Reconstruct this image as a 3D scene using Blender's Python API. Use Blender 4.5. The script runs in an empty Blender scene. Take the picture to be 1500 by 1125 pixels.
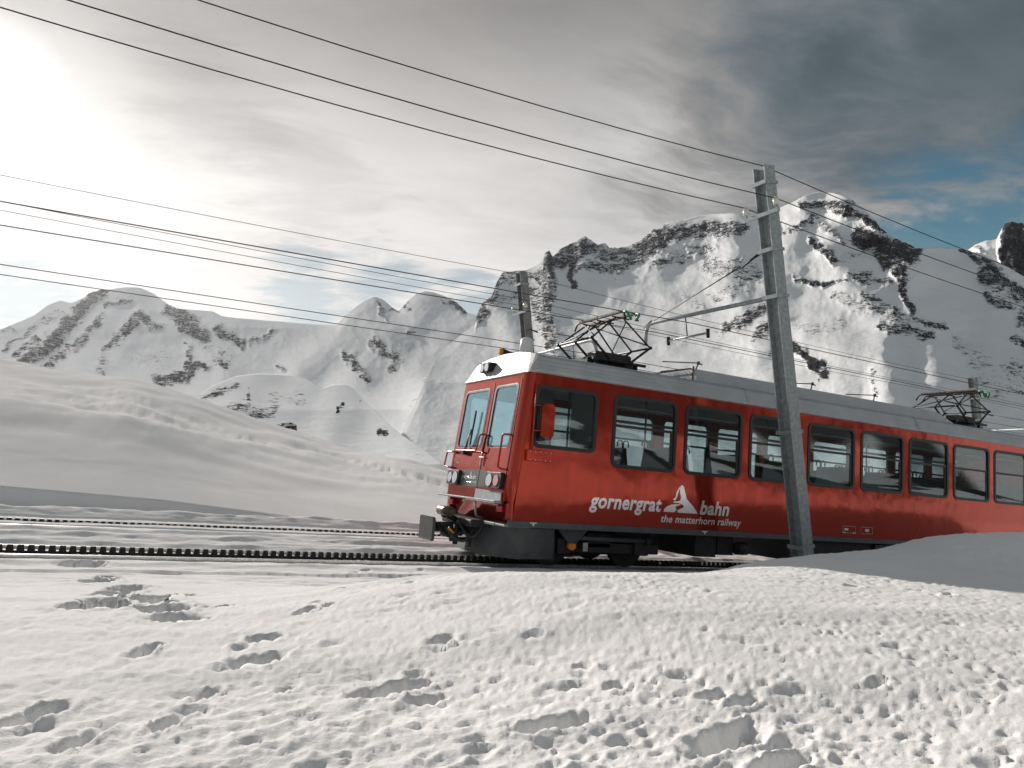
import bpy, bmesh, math, random
import numpy as np
from mathutils import Vector, Matrix
from mathutils.geometry import tessellate_polygon

random.seed(7)
SC = bpy.context.scene
COL = SC.collection
R_ = math.radians

# ------------------------------------------------------------------ frames
# train frame: s along the track (downhill), t across (away from viewer), z normal to the track
SLOPE = R_(10.5)
cS, sS = math.cos(SLOPE), math.sin(SLOPE)
TM = np.array([[cS, 0, sS], [0, 1, 0], [-sS, 0, cS]])          # train frame -> world
CAM_T = np.array([-5.5243, -11.8542, 0.6201])
CAM_W = TM @ CAM_T
AX = np.array([[0.88066997, -0.05489705, 0.47053875],
               [-0.46604635, 0.07777239, 0.88133549],
               [-0.08497764, -0.99545857, 0.04290724]])        # columns: right, down, forward
FPX = 1094.0
SUN = Vector((-0.0953, 0.9125, 0.3978)).normalized()

# ------------------------------------------------------------------ camera
cd = bpy.data.cameras.new('camera'); cam = bpy.data.objects.new('camera', cd); COL.objects.link(cam)
cd.sensor_width = 36.0; cd.lens = FPX / 1500 * 36; cd.clip_start = 0.05; cd.clip_end = 60000
cam.matrix_world = Matrix((
    (AX[0, 0], -AX[0, 1], -AX[0, 2], CAM_W[0]),
    (AX[1, 0], -AX[1, 1], -AX[1, 2], CAM_W[1]),
    (AX[2, 0], -AX[2, 1], -AX[2, 2], CAM_W[2]), (0, 0, 0, 1)))
SC.camera = cam

def sight(px, py):
    """world directions through survey pixels (arrays)"""
    v = np.stack([np.asarray(px, float) - 750, np.asarray(py, float) - 562.5, np.full(np.shape(px), FPX)], -1)
    v /= np.linalg.norm(v, axis=-1, keepdims=True)
    return v @ AX.T

# ------------------------------------------------------------------ view + world
SC.view_settings.view_transform = 'Standard'; SC.view_settings.look = 'None'
SC.view_settings.exposure = 0.0; SC.view_settings.gamma = 1.0
SC.cycles.use_denoising = True
SC.cycles.max_bounces = 8; SC.cycles.transparent_max_bounces = 12
SC.cycles.volume_bounces = 1

class NT:
    def __init__(self, tree): self.t = tree; self.n = tree.nodes; self.l = tree.links
    def node(self, typ, **kw):
        n = self.n.new(typ)
        for k, v in kw.items(): setattr(n, k, v)
        return n
    def put(self, sock, v):
        if isinstance(v, bpy.types.NodeSocket): self.l.new(v, sock)
        elif v is not None: sock.default_value = v
    def math(self, op, a, b=None, c=None, clamp=False):
        n = self.node('ShaderNodeMath', operation=op, use_clamp=clamp)
        for i, v in enumerate((a, b, c)): self.put(n.inputs[i], v)
        return n.outputs[0]
    def vmath(self, op, a, b=None, out=0):
        n = self.node('ShaderNodeVectorMath', operation=op)
        self.put(n.inputs[0], a)
        if b is not None: self.put(n.inputs[1], b)
        return n.outputs['Value'] if op in ('DOT_PRODUCT', 'LENGTH') else n.outputs[0]
    def mixc(self, f, a, b):
        n = self.node('ShaderNodeMix', data_type='RGBA')
        self.put(n.inputs[0], f); self.put(n.inputs[6], a); self.put(n.inputs[7], b)
        return n.outputs[2]
    def ramp(self, f, pts, interp='LINEAR'):
        n = self.node('ShaderNodeValToRGB'); n.color_ramp.interpolation = interp
        e = n.color_ramp.elements
        while len(e) < len(pts): e.new(0.5)
        for q, (p, c) in zip(e, pts):
            q.position = p; q.color = (c, c, c, 1) if isinstance(c, (int, float)) else (*c, 1)
        self.put(n.inputs[0], f); return n.outputs[0]
    def smooth(self, x, a, b, lo=0.0, hi=1.0):
        n = self.node('ShaderNodeMapRange', interpolation_type='SMOOTHSTEP')
        self.put(n.inputs[0], x)
        for i, v in enumerate((a, b, lo, hi)): n.inputs[i + 1].default_value = v
        return n.outputs[0]
    def noise(self, vec, scale, detail=4, rough=0.55, dist=0.0, out='Fac'):
        n = self.node('ShaderNodeTexNoise'); self.put(n.inputs['Vector'], vec)
        n.inputs['Scale'].default_value = scale; n.inputs['Detail'].default_value = detail
        n.inputs['Roughness'].default_value = rough; n.inputs['Distortion'].default_value = dist
        return n.outputs[out]

W = bpy.data.worlds.new('World'); SC.world = W; W.use_nodes = True
def build_sky():
    T = NT(W.node_tree); T.n.clear()
    out = T.node('ShaderNodeOutputWorld'); bg = T.node('ShaderNodeBackground')
    T.l.new(bg.outputs[0], out.inputs[0])
    tc = T.node('ShaderNodeTexCoord').outputs['Generated']
    d = T.vmath('NORMALIZE', tc)
    sk = T.node('ShaderNodeTexSky', sky_type='NISHITA'); sk.sun_disc = False
    sk.sun_elevation = math.asin(SUN.z); sk.sun_rotation = math.atan2(SUN.x, SUN.y)
    sk.altitude = 2900; sk.air_density = 1.0; sk.dust_density = 1.0
    blue = T.node('ShaderNodeMix', data_type='RGBA', blend_type='MULTIPLY'); blue.inputs[0].default_value = 1
    T.l.new(sk.outputs[0], blue.inputs[6]); blue.inputs[7].default_value = (0.034, 0.056, 0.051, 1)
    sep = T.node('ShaderNodeSeparateXYZ'); T.l.new(d, sep.inputs[0])
    el = T.math('MAXIMUM', sep.outputs[2], 0.0)
    # cloud sheet coordinates: the direction met with a flat layer
    k = T.math('DIVIDE', 1.0, T.math('ADD', el, 0.16))
    cv = T.vmath('SCALE', d); T.put(cv.node.inputs['Scale'], k)
    flat = T.vmath('MULTIPLY', cv, (1, 1, 0.25))
    warp = T.noise(flat, 0.8, 3, 0.5, out='Color')
    wv = T.vmath('MULTIPLY', T.vmath('SUBTRACT', warp, (0.5, 0.5, 0.5)), (0.7, 0.7, 0.4))
    cc = T.vmath('ADD', flat, wv)
    n1 = T.noise(cc, 0.9, 6, 0.55)
    n2 = T.noise(T.vmath('MULTIPLY', cc, (1.0, 2.2, 1.0)), 2.3, 7, 0.6)
    ang = T.math('ARCCOSINE', T.math('MINIMUM', T.vmath('DOT_PRODUCT', d, tuple(SUN)), 0.99999))
    deg = T.math('MULTIPLY', ang, 180 / math.pi)
    # forward scattering of the veiled sun
    lum = T.ramp(T.math('DIVIDE', deg, 180.0), [(0.0, 1.0), (0.010, 0.62), (0.024, 0.42), (0.05, 0.325), (0.14, 0.285), (0.21, 0.265),
                                                 (0.29, 0.205), (0.36, 0.155), (0.45, 0.155), (1.0, 0.165)])
    lum = T.math('MULTIPLY', lum, 2.95)
    high = T.smooth(T.math('ADD', sep.outputs[2], T.math('MULTIPLY', T.math('SUBTRACT', n1, 0.5), 0.22)), 0.27, 0.52, 1.0, 0.44)
    lum = T.math('MULTIPLY', lum, high)
    thick = T.math('ADD', 0.80, T.math('MULTIPLY', T.math('SUBTRACT', n2, 0.5), 0.36))
    thick = T.math('ADD', thick, T.math('MULTIPLY', T.math('SUBTRACT', n1, 0.35), 0.75))
    dens = T.smooth(deg, 8, 45, 0.25, 1.0)
    thick = T.mixc(dens, (1, 1, 1, 1), thick)
    lum = T.math('MULTIPLY', lum, thick)
    # heavier banks of cloud
    for (px, py, r0, r1, st) in BANKS:
        g = sight([px], [py])[0]
        a = T.math('ARCCOSINE', T.math('MINIMUM', T.vmath('DOT_PRODUCT', d, tuple(g)), 0.99999))
        a = T.math('ADD', a, T.math('MULTIPLY', T.math('SUBTRACT', n1, 0.5), 0.34))
        a = T.math('ADD', a, T.math('MULTIPLY', T.math('SUBTRACT', n2, 0.5), 0.34))
        lum = T.math('MULTIPLY', lum, T.smooth(a, R_(r0), R_(r1), 1 - st, 1.0))
    tone = T.mixc(T.smooth(deg, 25, 70), (1.0, 0.962, 0.935, 1), (0.97, 0.985, 1.0, 1))
    tone = T.mixc(T.smooth(lum, 0.08, 0.30), (0.70, 0.96, 1.15, 1), tone)
    cl = T.node('ShaderNodeMix', data_type='RGBA', blend_type='MULTIPLY'); cl.inputs[0].default_value = 1
    T.l.new(tone, cl.inputs[6]); T.l.new(lum, cl.inputs[7])
    # breaks in the cloud
    gap = None
    for (px, py, r0, r1, st) in GAPS:
        g = sight([px], [py])[0]
        a = T.math('ARCCOSINE', T.math('MINIMUM', T.vmath('DOT_PRODUCT', d, tuple(g)), 0.99999))
        a = T.math('ADD', a, T.math('MULTIPLY', T.math('SUBTRACT', n2, 0.5), 0.30))
        v = T.smooth(a, R_(r0), R_(r1), st, 0.0)
        gap = v if gap is None else T.math('MAXIMUM', gap, v)
    col = T.mixc(gap, cl.outputs[2], blue.outputs[2])
    T.l.new(col, bg.inputs[0]); bg.inputs[1].default_value = 1.0
BANKS = [(1420, 110, 0, 24, 0.62), (1130, 150, 0, 13, 0.30), (300, 120, 0, 7, 0.2), (450, 260, 0, 6, 0.16), (1000, -200, 0, 30, 0.22)]
GAPS = [(1420, 318, 1.0, 7.0, 1.0), (1350, 335, 0.5, 4.5, 0.9), (1480, 300, 0.5, 4, 0.9), (560, 425, 0.3, 5.0, 0.5), (440, 425, 0.3, 4.0, 0.4),
        (690, 450, 0.5, 3.5, 0.5), (20, 415, 0.3, 3.0, 0.35)]
build_sky()

sd = bpy.data.lights.new('sun', 'SUN'); sd.energy = 4.9; sd.angle = R_(0.9); sd.color = (1.0, 0.925, 0.855)
so = bpy.data.objects.new('sun', sd); COL.objects.link(so)
so.rotation_euler = (-SUN).to_track_quat('-Z', 'Y').to_euler(); so.location = (-30, 60, 60)

# ------------------------------------------------------------------ numpy noise
_rng = np.random.default_rng(11)
_P = _rng.permutation(4096).astype(np.int32)
_G = _rng.normal(size=(4096, 3)); _G = (_G / np.linalg.norm(_G, axis=1, keepdims=True)).astype(np.float32)
def _h(i, j, k): return _P[(_P[(_P[i & 4095] + j) & 4095] + k) & 4095]
def perlin(p):
    p = p.astype(np.float32); i = np.floor(p).astype(np.int32); f = p - i; u = f * f * f * (f * (f * 6 - 15) + 10)
    r = 0
    for a in (0, 1):
        for b in (0, 1):
            for c in (0, 1):
                g = _G[_h(i[:, 0] + a, i[:, 1] + b, i[:, 2] + c)]
                dd = g[:, 0] * (f[:, 0] - a) + g[:, 1] * (f[:, 1] - b) + g[:, 2] * (f[:, 2] - c)
                w = (u[:, 0] if a else 1 - u[:, 0]) * (u[:, 1] if b else 1 - u[:, 1]) * (u[:, 2] if c else 1 - u[:, 2])
                r = r + w * dd
    return r * 1.5
def fbm(p, o=4, rough=0.5):
    a, s, r = 1.0, 0.0, 0
    for _ in range(o): r = r + a * perlin(p); s += a; p = p * 2.03 + 17.3; a *= rough
    return r / s
def ridged(p, o=5, rough=0.5):
    a, s, r = 1.0, 0.0, 0
    for _ in range(o): r = r + a * (1 - 2 * np.abs(perlin(p))); s += a; p = p * 2.07 + 9.1; a *= rough
    return r / s
def sst(x, a, b):
    q = np.clip((x - a) / (b - a), 0, 1); return q * q * (3 - 2 * q)

# ------------------------------------------------------------------ materials
MATS = {}
def mat(name, col, rough=0.5, metal=0.0, var=0.0, scale=3.0, bump=0.0, bscale=40.0, coat=0.0, spec=0.5, emit=None):
    if name in MATS: return MATS[name]
    m = bpy.data.materials.new(name); m.use_nodes = True; T = NT(m.node_tree)
    b = T.n['Principled BSDF']
    b.inputs['Roughness'].default_value = rough; b.inputs['Metallic'].default_value = metal
    b.inputs['Coat Weight'].default_value = coat; b.inputs['Specular IOR Level'].default_value = spec
    b.inputs['Coat Roughness'].default_value = 0.03
    tc = T.node('ShaderNodeTexCoord').outputs['Object']
    if var:
        f = T.noise(tc, scale, 5, 0.6)
        c0 = tuple(max(0, x * (1 - var)) for x in col); c1 = tuple(min(1, x * (1 + var)) for x in col)
        T.l.new(T.ramp(f, [(0.3, c0), (0.7, c1)]), b.inputs['Base Color'])
        T.l.new(T.ramp(T.noise(tc, scale * 2.7, 4), [(0.3, max(0, rough - 0.08)), (0.75, min(1, rough + 0.12))]), b.inputs['Roughness'])
    else: b.inputs['Base Color'].default_value = (*col, 1)
    if bump:
        bn = T.node('ShaderNodeBump'); bn.inputs['Strength'].default_value = 1.0; bn.inputs['Distance'].default_value = bump
        T.l.new(T.noise(tc, bscale, 4), bn.inputs['Height']); T.l.new(bn.outputs[0], b.inputs['Normal'])
    MATS[name] = m; return m

def mat_red():
    m = mat('red_paint', (0.42, 0.040, 0.024), 0.10, 0.66, coat=0.12)
    T = NT(m.node_tree); b = T.n['Principled BSDF']
    tc = T.node('ShaderNodeTexCoord').outputs['Object']
    # sheet metal is never quite flat; a little road film dulls it low down
    bn = T.node('ShaderNodeBump'); bn.inputs['Strength'].default_value = 1.0; bn.inputs['Distance'].default_value = 0.012
    T.l.new(T.noise(tc, 1.3, 2, 0.5), bn.inputs['Height']); T.l.new(bn.outputs[0], b.inputs['Normal']); 
    st = T.noise(T.vmath('MULTIPLY', tc, (9, 9, 1.2)), 1.0, 6, 0.65)
    T.l.new(T.mixc(T.ramp(st, [(0.45, 0.0), (0.8, 0.35)]), (0.41, 0.043, 0.023, 1), (0.28, 0.046, 0.032, 1)), b.inputs['Base Color'])
    T.l.new(T.ramp(st, [(0.35, 0.07), (0.8, 0.2)]), b.inputs['Roughness'])
    return m
def mat_glass(name, tint, refl, rc=(0.84, 0.94, 0.97)):
    m = bpy.data.materials.new(name); m.use_nodes = True; T = NT(m.node_tree); T.n.clear()
    o = T.node('ShaderNodeOutputMaterial'); mx = T.node('ShaderNodeMixShader')
    tr = T.node('ShaderNodeBsdfTransparent'); tr.inputs[0].default_value = (*tint, 1)
    gl = T.node('ShaderNodeBsdfGlossy'); gl.inputs['Roughness'].default_value = 0.012; gl.inputs[0].default_value = (*rc, 1)
    lw = T.node('ShaderNodeLayerWeight'); lw.inputs['Blend'].default_value = 0.5
    fr = T.math('ADD', 0.04, T.math('MULTIPLY', T.math('POWER', lw.outputs['Facing'], 5.0), 0.96))
    T.l.new(T.math('ADD', fr, refl, clamp=True), mx.inputs[0])
    T.l.new(tr.outputs[0], mx.inputs[1]); T.l.new(gl.outputs[0], mx.inputs[2]); T.l.new(mx.outputs[0], o.inputs[0])
    MATS[name] = m; return m

RED = mat_red()
GLASS = mat_glass('tinted_glass', (0.76, 0.82, 0.83), 0.035)
WGLASS = mat_glass('windscreen_glass', (0.78, 0.90, 0.93), 0.16, (0.62, 0.86, 0.96))
ROOFG = mat('roof_grey', (0.36, 0.39, 0.41), 0.38, 0.25, var=0.12, scale=2.0, bump=0.003, bscale=4)
ROOFW = mat('roof_front_white', (0.40, 0.405, 0.41), 0.42, 0, var=0.06, scale=3)
SKIRT = mat('skirt_grey', (0.075, 0.085, 0.092), 0.45, 0, var=0.2, scale=4)
BLACKR = mat('black_rubber', (0.010, 0.011, 0.013), 0.42)
DARK = mat('dark_running_gear', (0.018, 0.019, 0.021), 0.6, 0.2, var=0.4, scale=6)
PLOW = mat('plough_grey', (0.050, 0.055, 0.060), 0.5, 0.1, var=0.35, scale=3)
STEEL = mat('bare_steel', (0.55, 0.55, 0.54), 0.28, 1.0, var=0.2, scale=20)
GALV = mat('galvanised_steel', (0.30, 0.335, 0.345), 0.48, 0.35, var=0.28, scale=14, bump=0.001, bscale=60)
GALVD = mat('weathered_mast_steel', (0.21, 0.225, 0.23), 0.6, 0.25, var=0.3, scale=10)
WHITE = mat('white_film', (0.90, 0.90, 0.90), 0.16, 0.55, coat=0.2)
OFFW = mat('white_plastic', (0.66, 0.67, 0.66), 0.4)
PORC = mat('porcelain', (0.66, 0.65, 0.60), 0.2)
GREYB = mat('grey_band', (0.13, 0.135, 0.135), 0.32, 0.2)
WIRE = mat('wire_metal', (0.030, 0.026, 0.026), 0.5, 0.5)
COPPER = mat('weathered_copper', (0.075, 0.045, 0.035), 0.5, 0.6)
PANTO = mat('pantograph_black', (0.016, 0.016, 0.018), 0.45, 0.3)
CARBON = mat('contact_strip_brown', (0.10, 0.065, 0.045), 0.6, 0.2, var=0.4, scale=20)
GREEN = mat('green_horn', (0.01, 0.22, 0.09), 0.4)
ORANGE = mat('orange_paint', (0.65, 0.22, 0.02), 0.45)
LAMPG = mat('lamp_lens', (0.75, 0.78, 0.80), 0.08, 0.6, bump=0.004, bscale=60)
LAMPR = mat('rear_lens', (0.75, 0.42, 0.42), 0.1, 0.4, bump=0.004, bscale=60)
SEAT = mat('seat_blue_grey', (0.045, 0.055, 0.075), 0.8)
INTER = mat('interior_grey', (0.20, 0.20, 0.195), 0.7)
WOOD = mat('interior_shelf', (0.22, 0.15, 0.10), 0.6)
RUST = mat('rack_steel', (0.022, 0.021, 0.022), 0.6, 0.4, var=0.3, scale=20)
TAIL = mat('red_lens', (0.35, 0.004, 0.006), 0.15)

# ------------------------------------------------------------------ mesh helpers
class MB:
    def __init__(s): s.v = []; s.f = []; s.sm = []
    def add(s, vs, fs, smooth=False):
        o = len(s.v); s.v += [tuple(v) for v in vs]
        for f in fs: s.f.append([i + o for i in f]); s.sm.append(smooth)
        return s
    def box(s, x0, x1, y0, y1, z0, z1):
        vs = [(x, y, z) for x in (x0, x1) for y in (y0, y1) for z in (z0, z1)]
        return s.add(vs, [(0, 1, 3, 2), (4, 6, 7, 5), (0, 4, 5, 1), (2, 3, 7, 6), (0, 2, 6, 4), (1, 5, 7, 3)])
    def beam(s, a, b, w, h, up=(0, 0, 1)):
        a, b = Vector(a), Vector(b); d = (b - a).normalized(); u = Vector(up)
        x = d.cross(u)
        if x.length < 1e-4: x = d.cross(Vector((1, 0, 0)))
        x.normalize(); y = x.cross(d).normalized(); vs = []
        for p in (a, b):
            for i, j in ((-1, -1), (1, -1), (1, 1), (-1, 1)): vs.append(p + x * (w / 2 * i) + y * (h / 2 * j))
        return s.add(vs, [(0, 1, 2, 3), (7, 6, 5, 4), (0, 4, 5, 1), (1, 5, 6, 2), (2, 6, 7, 3), (3, 7, 4, 0)])
    def tube(s, pts, r, n=8, cap=True):
        pts = [Vector(p) for p in pts]; rs = r if isinstance(r, (list, tuple)) else [r] * len(pts)
        vs = []; fs = []; ref = None
        for i, p in enumerate(pts):
            d = (pts[min(i + 1, len(pts) - 1)] - pts[max(i - 1, 0)]).normalized()
            if ref is None:
                ref = d.cross(Vector((0, 0, 1)))
                if ref.length < 1e-3: ref = d.cross(Vector((1, 0, 0)))
            x = (ref - d * ref.dot(d)).normalized(); y = d.cross(x); ref = x
            for k in range(n):
                a = 2 * math.pi * k / n; vs.append(p + (x * math.cos(a) + y * math.sin(a)) * rs[i])
        for i in range(len(pts) - 1):
            for k in range(n): fs.append((i * n + k, i * n + (k + 1) % n, (i + 1) * n + (k + 1) % n, (i + 1) * n + k))
        s.add(vs, fs, True)
        if cap:
            o = len(s.v) - len(vs)
            s.f.append([o + k for k in range(n)][::-1]); s.sm.append(False)
            s.f.append([o + (len(pts) - 1) * n + k for k in range(n)]); s.sm.append(False)
        return s
    def loops(s, loops, thick, fn):
        """flat plate with holes: loops[0] outer, others holes; fn(x, y, depth) -> point"""
        polys = [[Vector((p[0], p[1], 0)) for p in L] for L in loops]
        tri = tessellate_polygon(polys); flat = [p for L in loops for p in L]; n = len(flat)
        vs = [fn(x, y, 0) for x, y in flat] + [fn(x, y, thick) for x, y in flat]
        fs = [tuple(t) for t in tri] + [tuple(n + i for i in reversed(t)) for t in tri]
        o = 0
        for L in loops:
            m = len(L)
            for i in range(m): fs.append((o + i, o + (i + 1) % m, n + o + (i + 1) % m, n + o + i))
            o += m
        return s.add(vs, fs)
    def skin(s, rings, smooth=False, closed=False):
        n = len(rings[0]); vs = [p for r in rings for p in r]; fs = []
        for i in range(len(rings) - 1):
            for k in range(n if closed else n - 1):
                fs.append((i * n + k, i * n + (k + 1) % n, (i + 1) * n + (k + 1) % n, (i + 1) * n + k))
        return s.add(vs, fs, smooth)
    def mesh(s, name, m):
        me = bpy.data.meshes.new(name); me.from_pydata(s.v, [], s.f)
        bm = bmesh.new(); bm.from_mesh(me)
        for f, q in zip(bm.faces, s.sm): f.smooth = q
        bmesh.ops.recalc_face_normals(bm, faces=bm.faces); bm.to_mesh(me); bm.free()
        me.materials.append(m); return me
    def build(s, name, m, parent=None, bevel=0.0):
        o = bpy.data.objects.new(name, s.mesh(name, m)); COL.objects.link(o)
        if parent: o.parent = parent
        if bevel:
            b = o.modifiers.new('bevel', 'BEVEL'); b.width = bevel; b.segments = 2; b.limit_method = 'ANGLE'; b.angle_limit = R_(40)
        return o
def tag(o, label, cat, group=None):
    o['label'] = label; o['category'] = cat
    if group: o['group'] = group
    return o
def struct(o): o['kind'] = 'structure'; return o
def empty(name, loc=(0, 0, 0), rot=(0, 0, 0)):
    o = bpy.data.objects.new(name, None); COL.objects.link(o); o.location = loc; o.rotation_euler = rot; return o
def rrect(x0, x1, y0, y1, r, n=5):
    P = []
    for cx, cy, a in ((x1 - r, y1 - r, 0), (x0 + r, y1 - r, 90), (x0 + r, y0 + r, 180), (x1 - r, y0 + r, 270)):
        for i in range(n + 1): q = R_(a + 90 * i / n); P.append((cx + r * math.cos(q), cy + r * math.sin(q)))
    return P
def arc(p0, p1, p2, n=8):
    p0, p1, p2 = Vector(p0), Vector(p1), Vector(p2)
    return [p0 * (1 - q) ** 2 + p1 * 2 * q * (1 - q) + p2 * q * q for q in [i / n for i in range(n + 1)]]
def bent(pts, r=0.05, n=4):
    """polyline with rounded corners"""
    P = [Vector(p) for p in pts]; o = [P[0]]
    for a, b, c in zip(P, P[1:], P[2:]):
        o += arc(b + (a - b).normalized() * r, b, b + (c - b).normalized() * r, n)
    return o + [P[-1]]

def snow_nodes(T, co, fine=1.0):
    big = T.noise(co, 0.5 * fine, 4)
    return T.ramp(big, [(0.3, (0.80, 0.815, 0.84)), (0.7, (0.87, 0.875, 0.885))])

# ------------------------------------------------------------------ snow ground
def world_to(s, t, z): return np.stack([s, t, z], -1) @ TM.T
SC_, TC_ = CAM_T[0], CAM_T[1]
AZ0 = math.atan2(0.8813, 0.4548)
hill_px = [(-400, 500, 95), (-150, 522, 80), (0, 543, 70), (60, 551, 66), (130, 560, 60), (200, 565, 56), (260, 583, 50), (330, 607, 45), (400, 628, 40), (450, 640, 37),
           (510, 655, 33), (600, 672, 28), (660, 692, 24), (800, 722, 22), (1000, 735, 22), (1300, 765, 22), (1700, 790, 24)]
def at_t_T(px, py, t):
    d = sight([px], [py])[0] @ TM          # world -> train
    a = (t - CAM_T[1]) / d[1]; return CAM_T + a * d
_hl = np.array([at_t_T(*p) for p in hill_px])
_haz = np.arctan2(_hl[:, 1] - TC_, _hl[:, 0] - SC_); _hr = np.hypot(_hl[:, 1] - TC_, _hl[:, 0] - SC_); _hz = _hl[:, 2]
_o = np.argsort(_haz); _haz, _hr, _hz = _haz[_o], _hr[_o], _hz[_o]
_ha = np.linspace(_haz[0] - 0.5, _haz[-1] + 1.2, 900); _kn = np.hanning(61); _kn /= _kn.sum()
_hr = np.convolve(np.pad(np.interp(_ha, _haz, _hr), 30, 'edge'), _kn, 'valid')
_k2 = np.hanning(21); _k2 /= _k2.sum()
_he = np.interp(_ha, _haz, (_hz - CAM_T[2]) / np.hypot(_hl[_o][:, 1] - TC_, _hl[_o][:, 0] - SC_))
_hz = CAM_T[2] + _hr * np.convolve(np.pad(_he, 10, 'edge'), _k2, 'valid'); _haz = _ha

def foot_T(px, py):
    d = sight([px], [py])[0] @ TM
    for a in np.arange(0.8, 30, 0.01):
        p = CAM_T + d * a
        if p[2] < base_height(np.array([p[0]]), np.array([p[1]]))[0]: return p
    return p

def base_height(s, t):
    # tracks level, near field
    zl = np.interp(t, [-60, -30, -20, -14, -12, -10, -8, -6, -4, -2.6, -1.7, 2, 5.2], [7.2, 2.5, 0.9, 0.05, -0.05, -0.13, -0.25, -0.42, -0.60, -0.74, -0.81, -0.81, -0.62])
    zr = np.interp(t, [-60, -30, -20, -14, -12, -10, -9, -8, -7, -6, -5, -4, -3, -1.7, 2, 5.2], [7.2, 2.5, 0.9, 0.05, -0.04, -0.07, -0.05, -0.03, -0.045, -0.17, -0.40, -0.64, -0.79, -0.81, -0.81, -0.62])
    w = sst(s, -5.2, -2.6)
    z = zl * (1 - w) + zr * w
    D = np.interp(s, [-0.6, 1.0, 1.8, 2.4, 3.9, 4.35, 4.9, 5.6, 7.35, 12, 40], [0, 0.16, 0.29, 0.35, 0.46, 0.56, 0.66, 0.71, 0.81, 0.95, 1.2])
    z = z + D * sst(t, -7.25, -5.1) * (1 - sst(t, -4.9, -3.0))
    return z

def hill_height(s, t):
    az = np.arctan2(t - TC_, s - SC_); rho = np.hypot(t - TC_, s - SC_)
    rr = np.interp(az, _haz, _hr); zz = np.interp(az, _haz, _hz)
    # radius at which this ray crosses the edge of the far track
    re = (5.5 - TC_) / np.maximum(np.sin(az), 0.12)
    re = np.minimum(re, rr * 0.75)
    q = np.clip((rho - re) / (rr - re), 0, 1)
    bank = np.interp(s, [-30, -12, -7.4, -4.5, -2.5, -1.2], [0.6, 0.5, 0.36, 0.25, 0.10, 0.0]) * sst(t, 5.25, 5.6)
    z = -0.62 + (zz + 0.62) * (1 - (1 - q) ** 1.8)
    z = z + bank * (1 - sst(q, 0.0, 0.45))
    over = np.maximum(rho - rr, 0)
    z = z - 0.004 * over ** 2 - 0.1 * over
    return z

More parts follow.
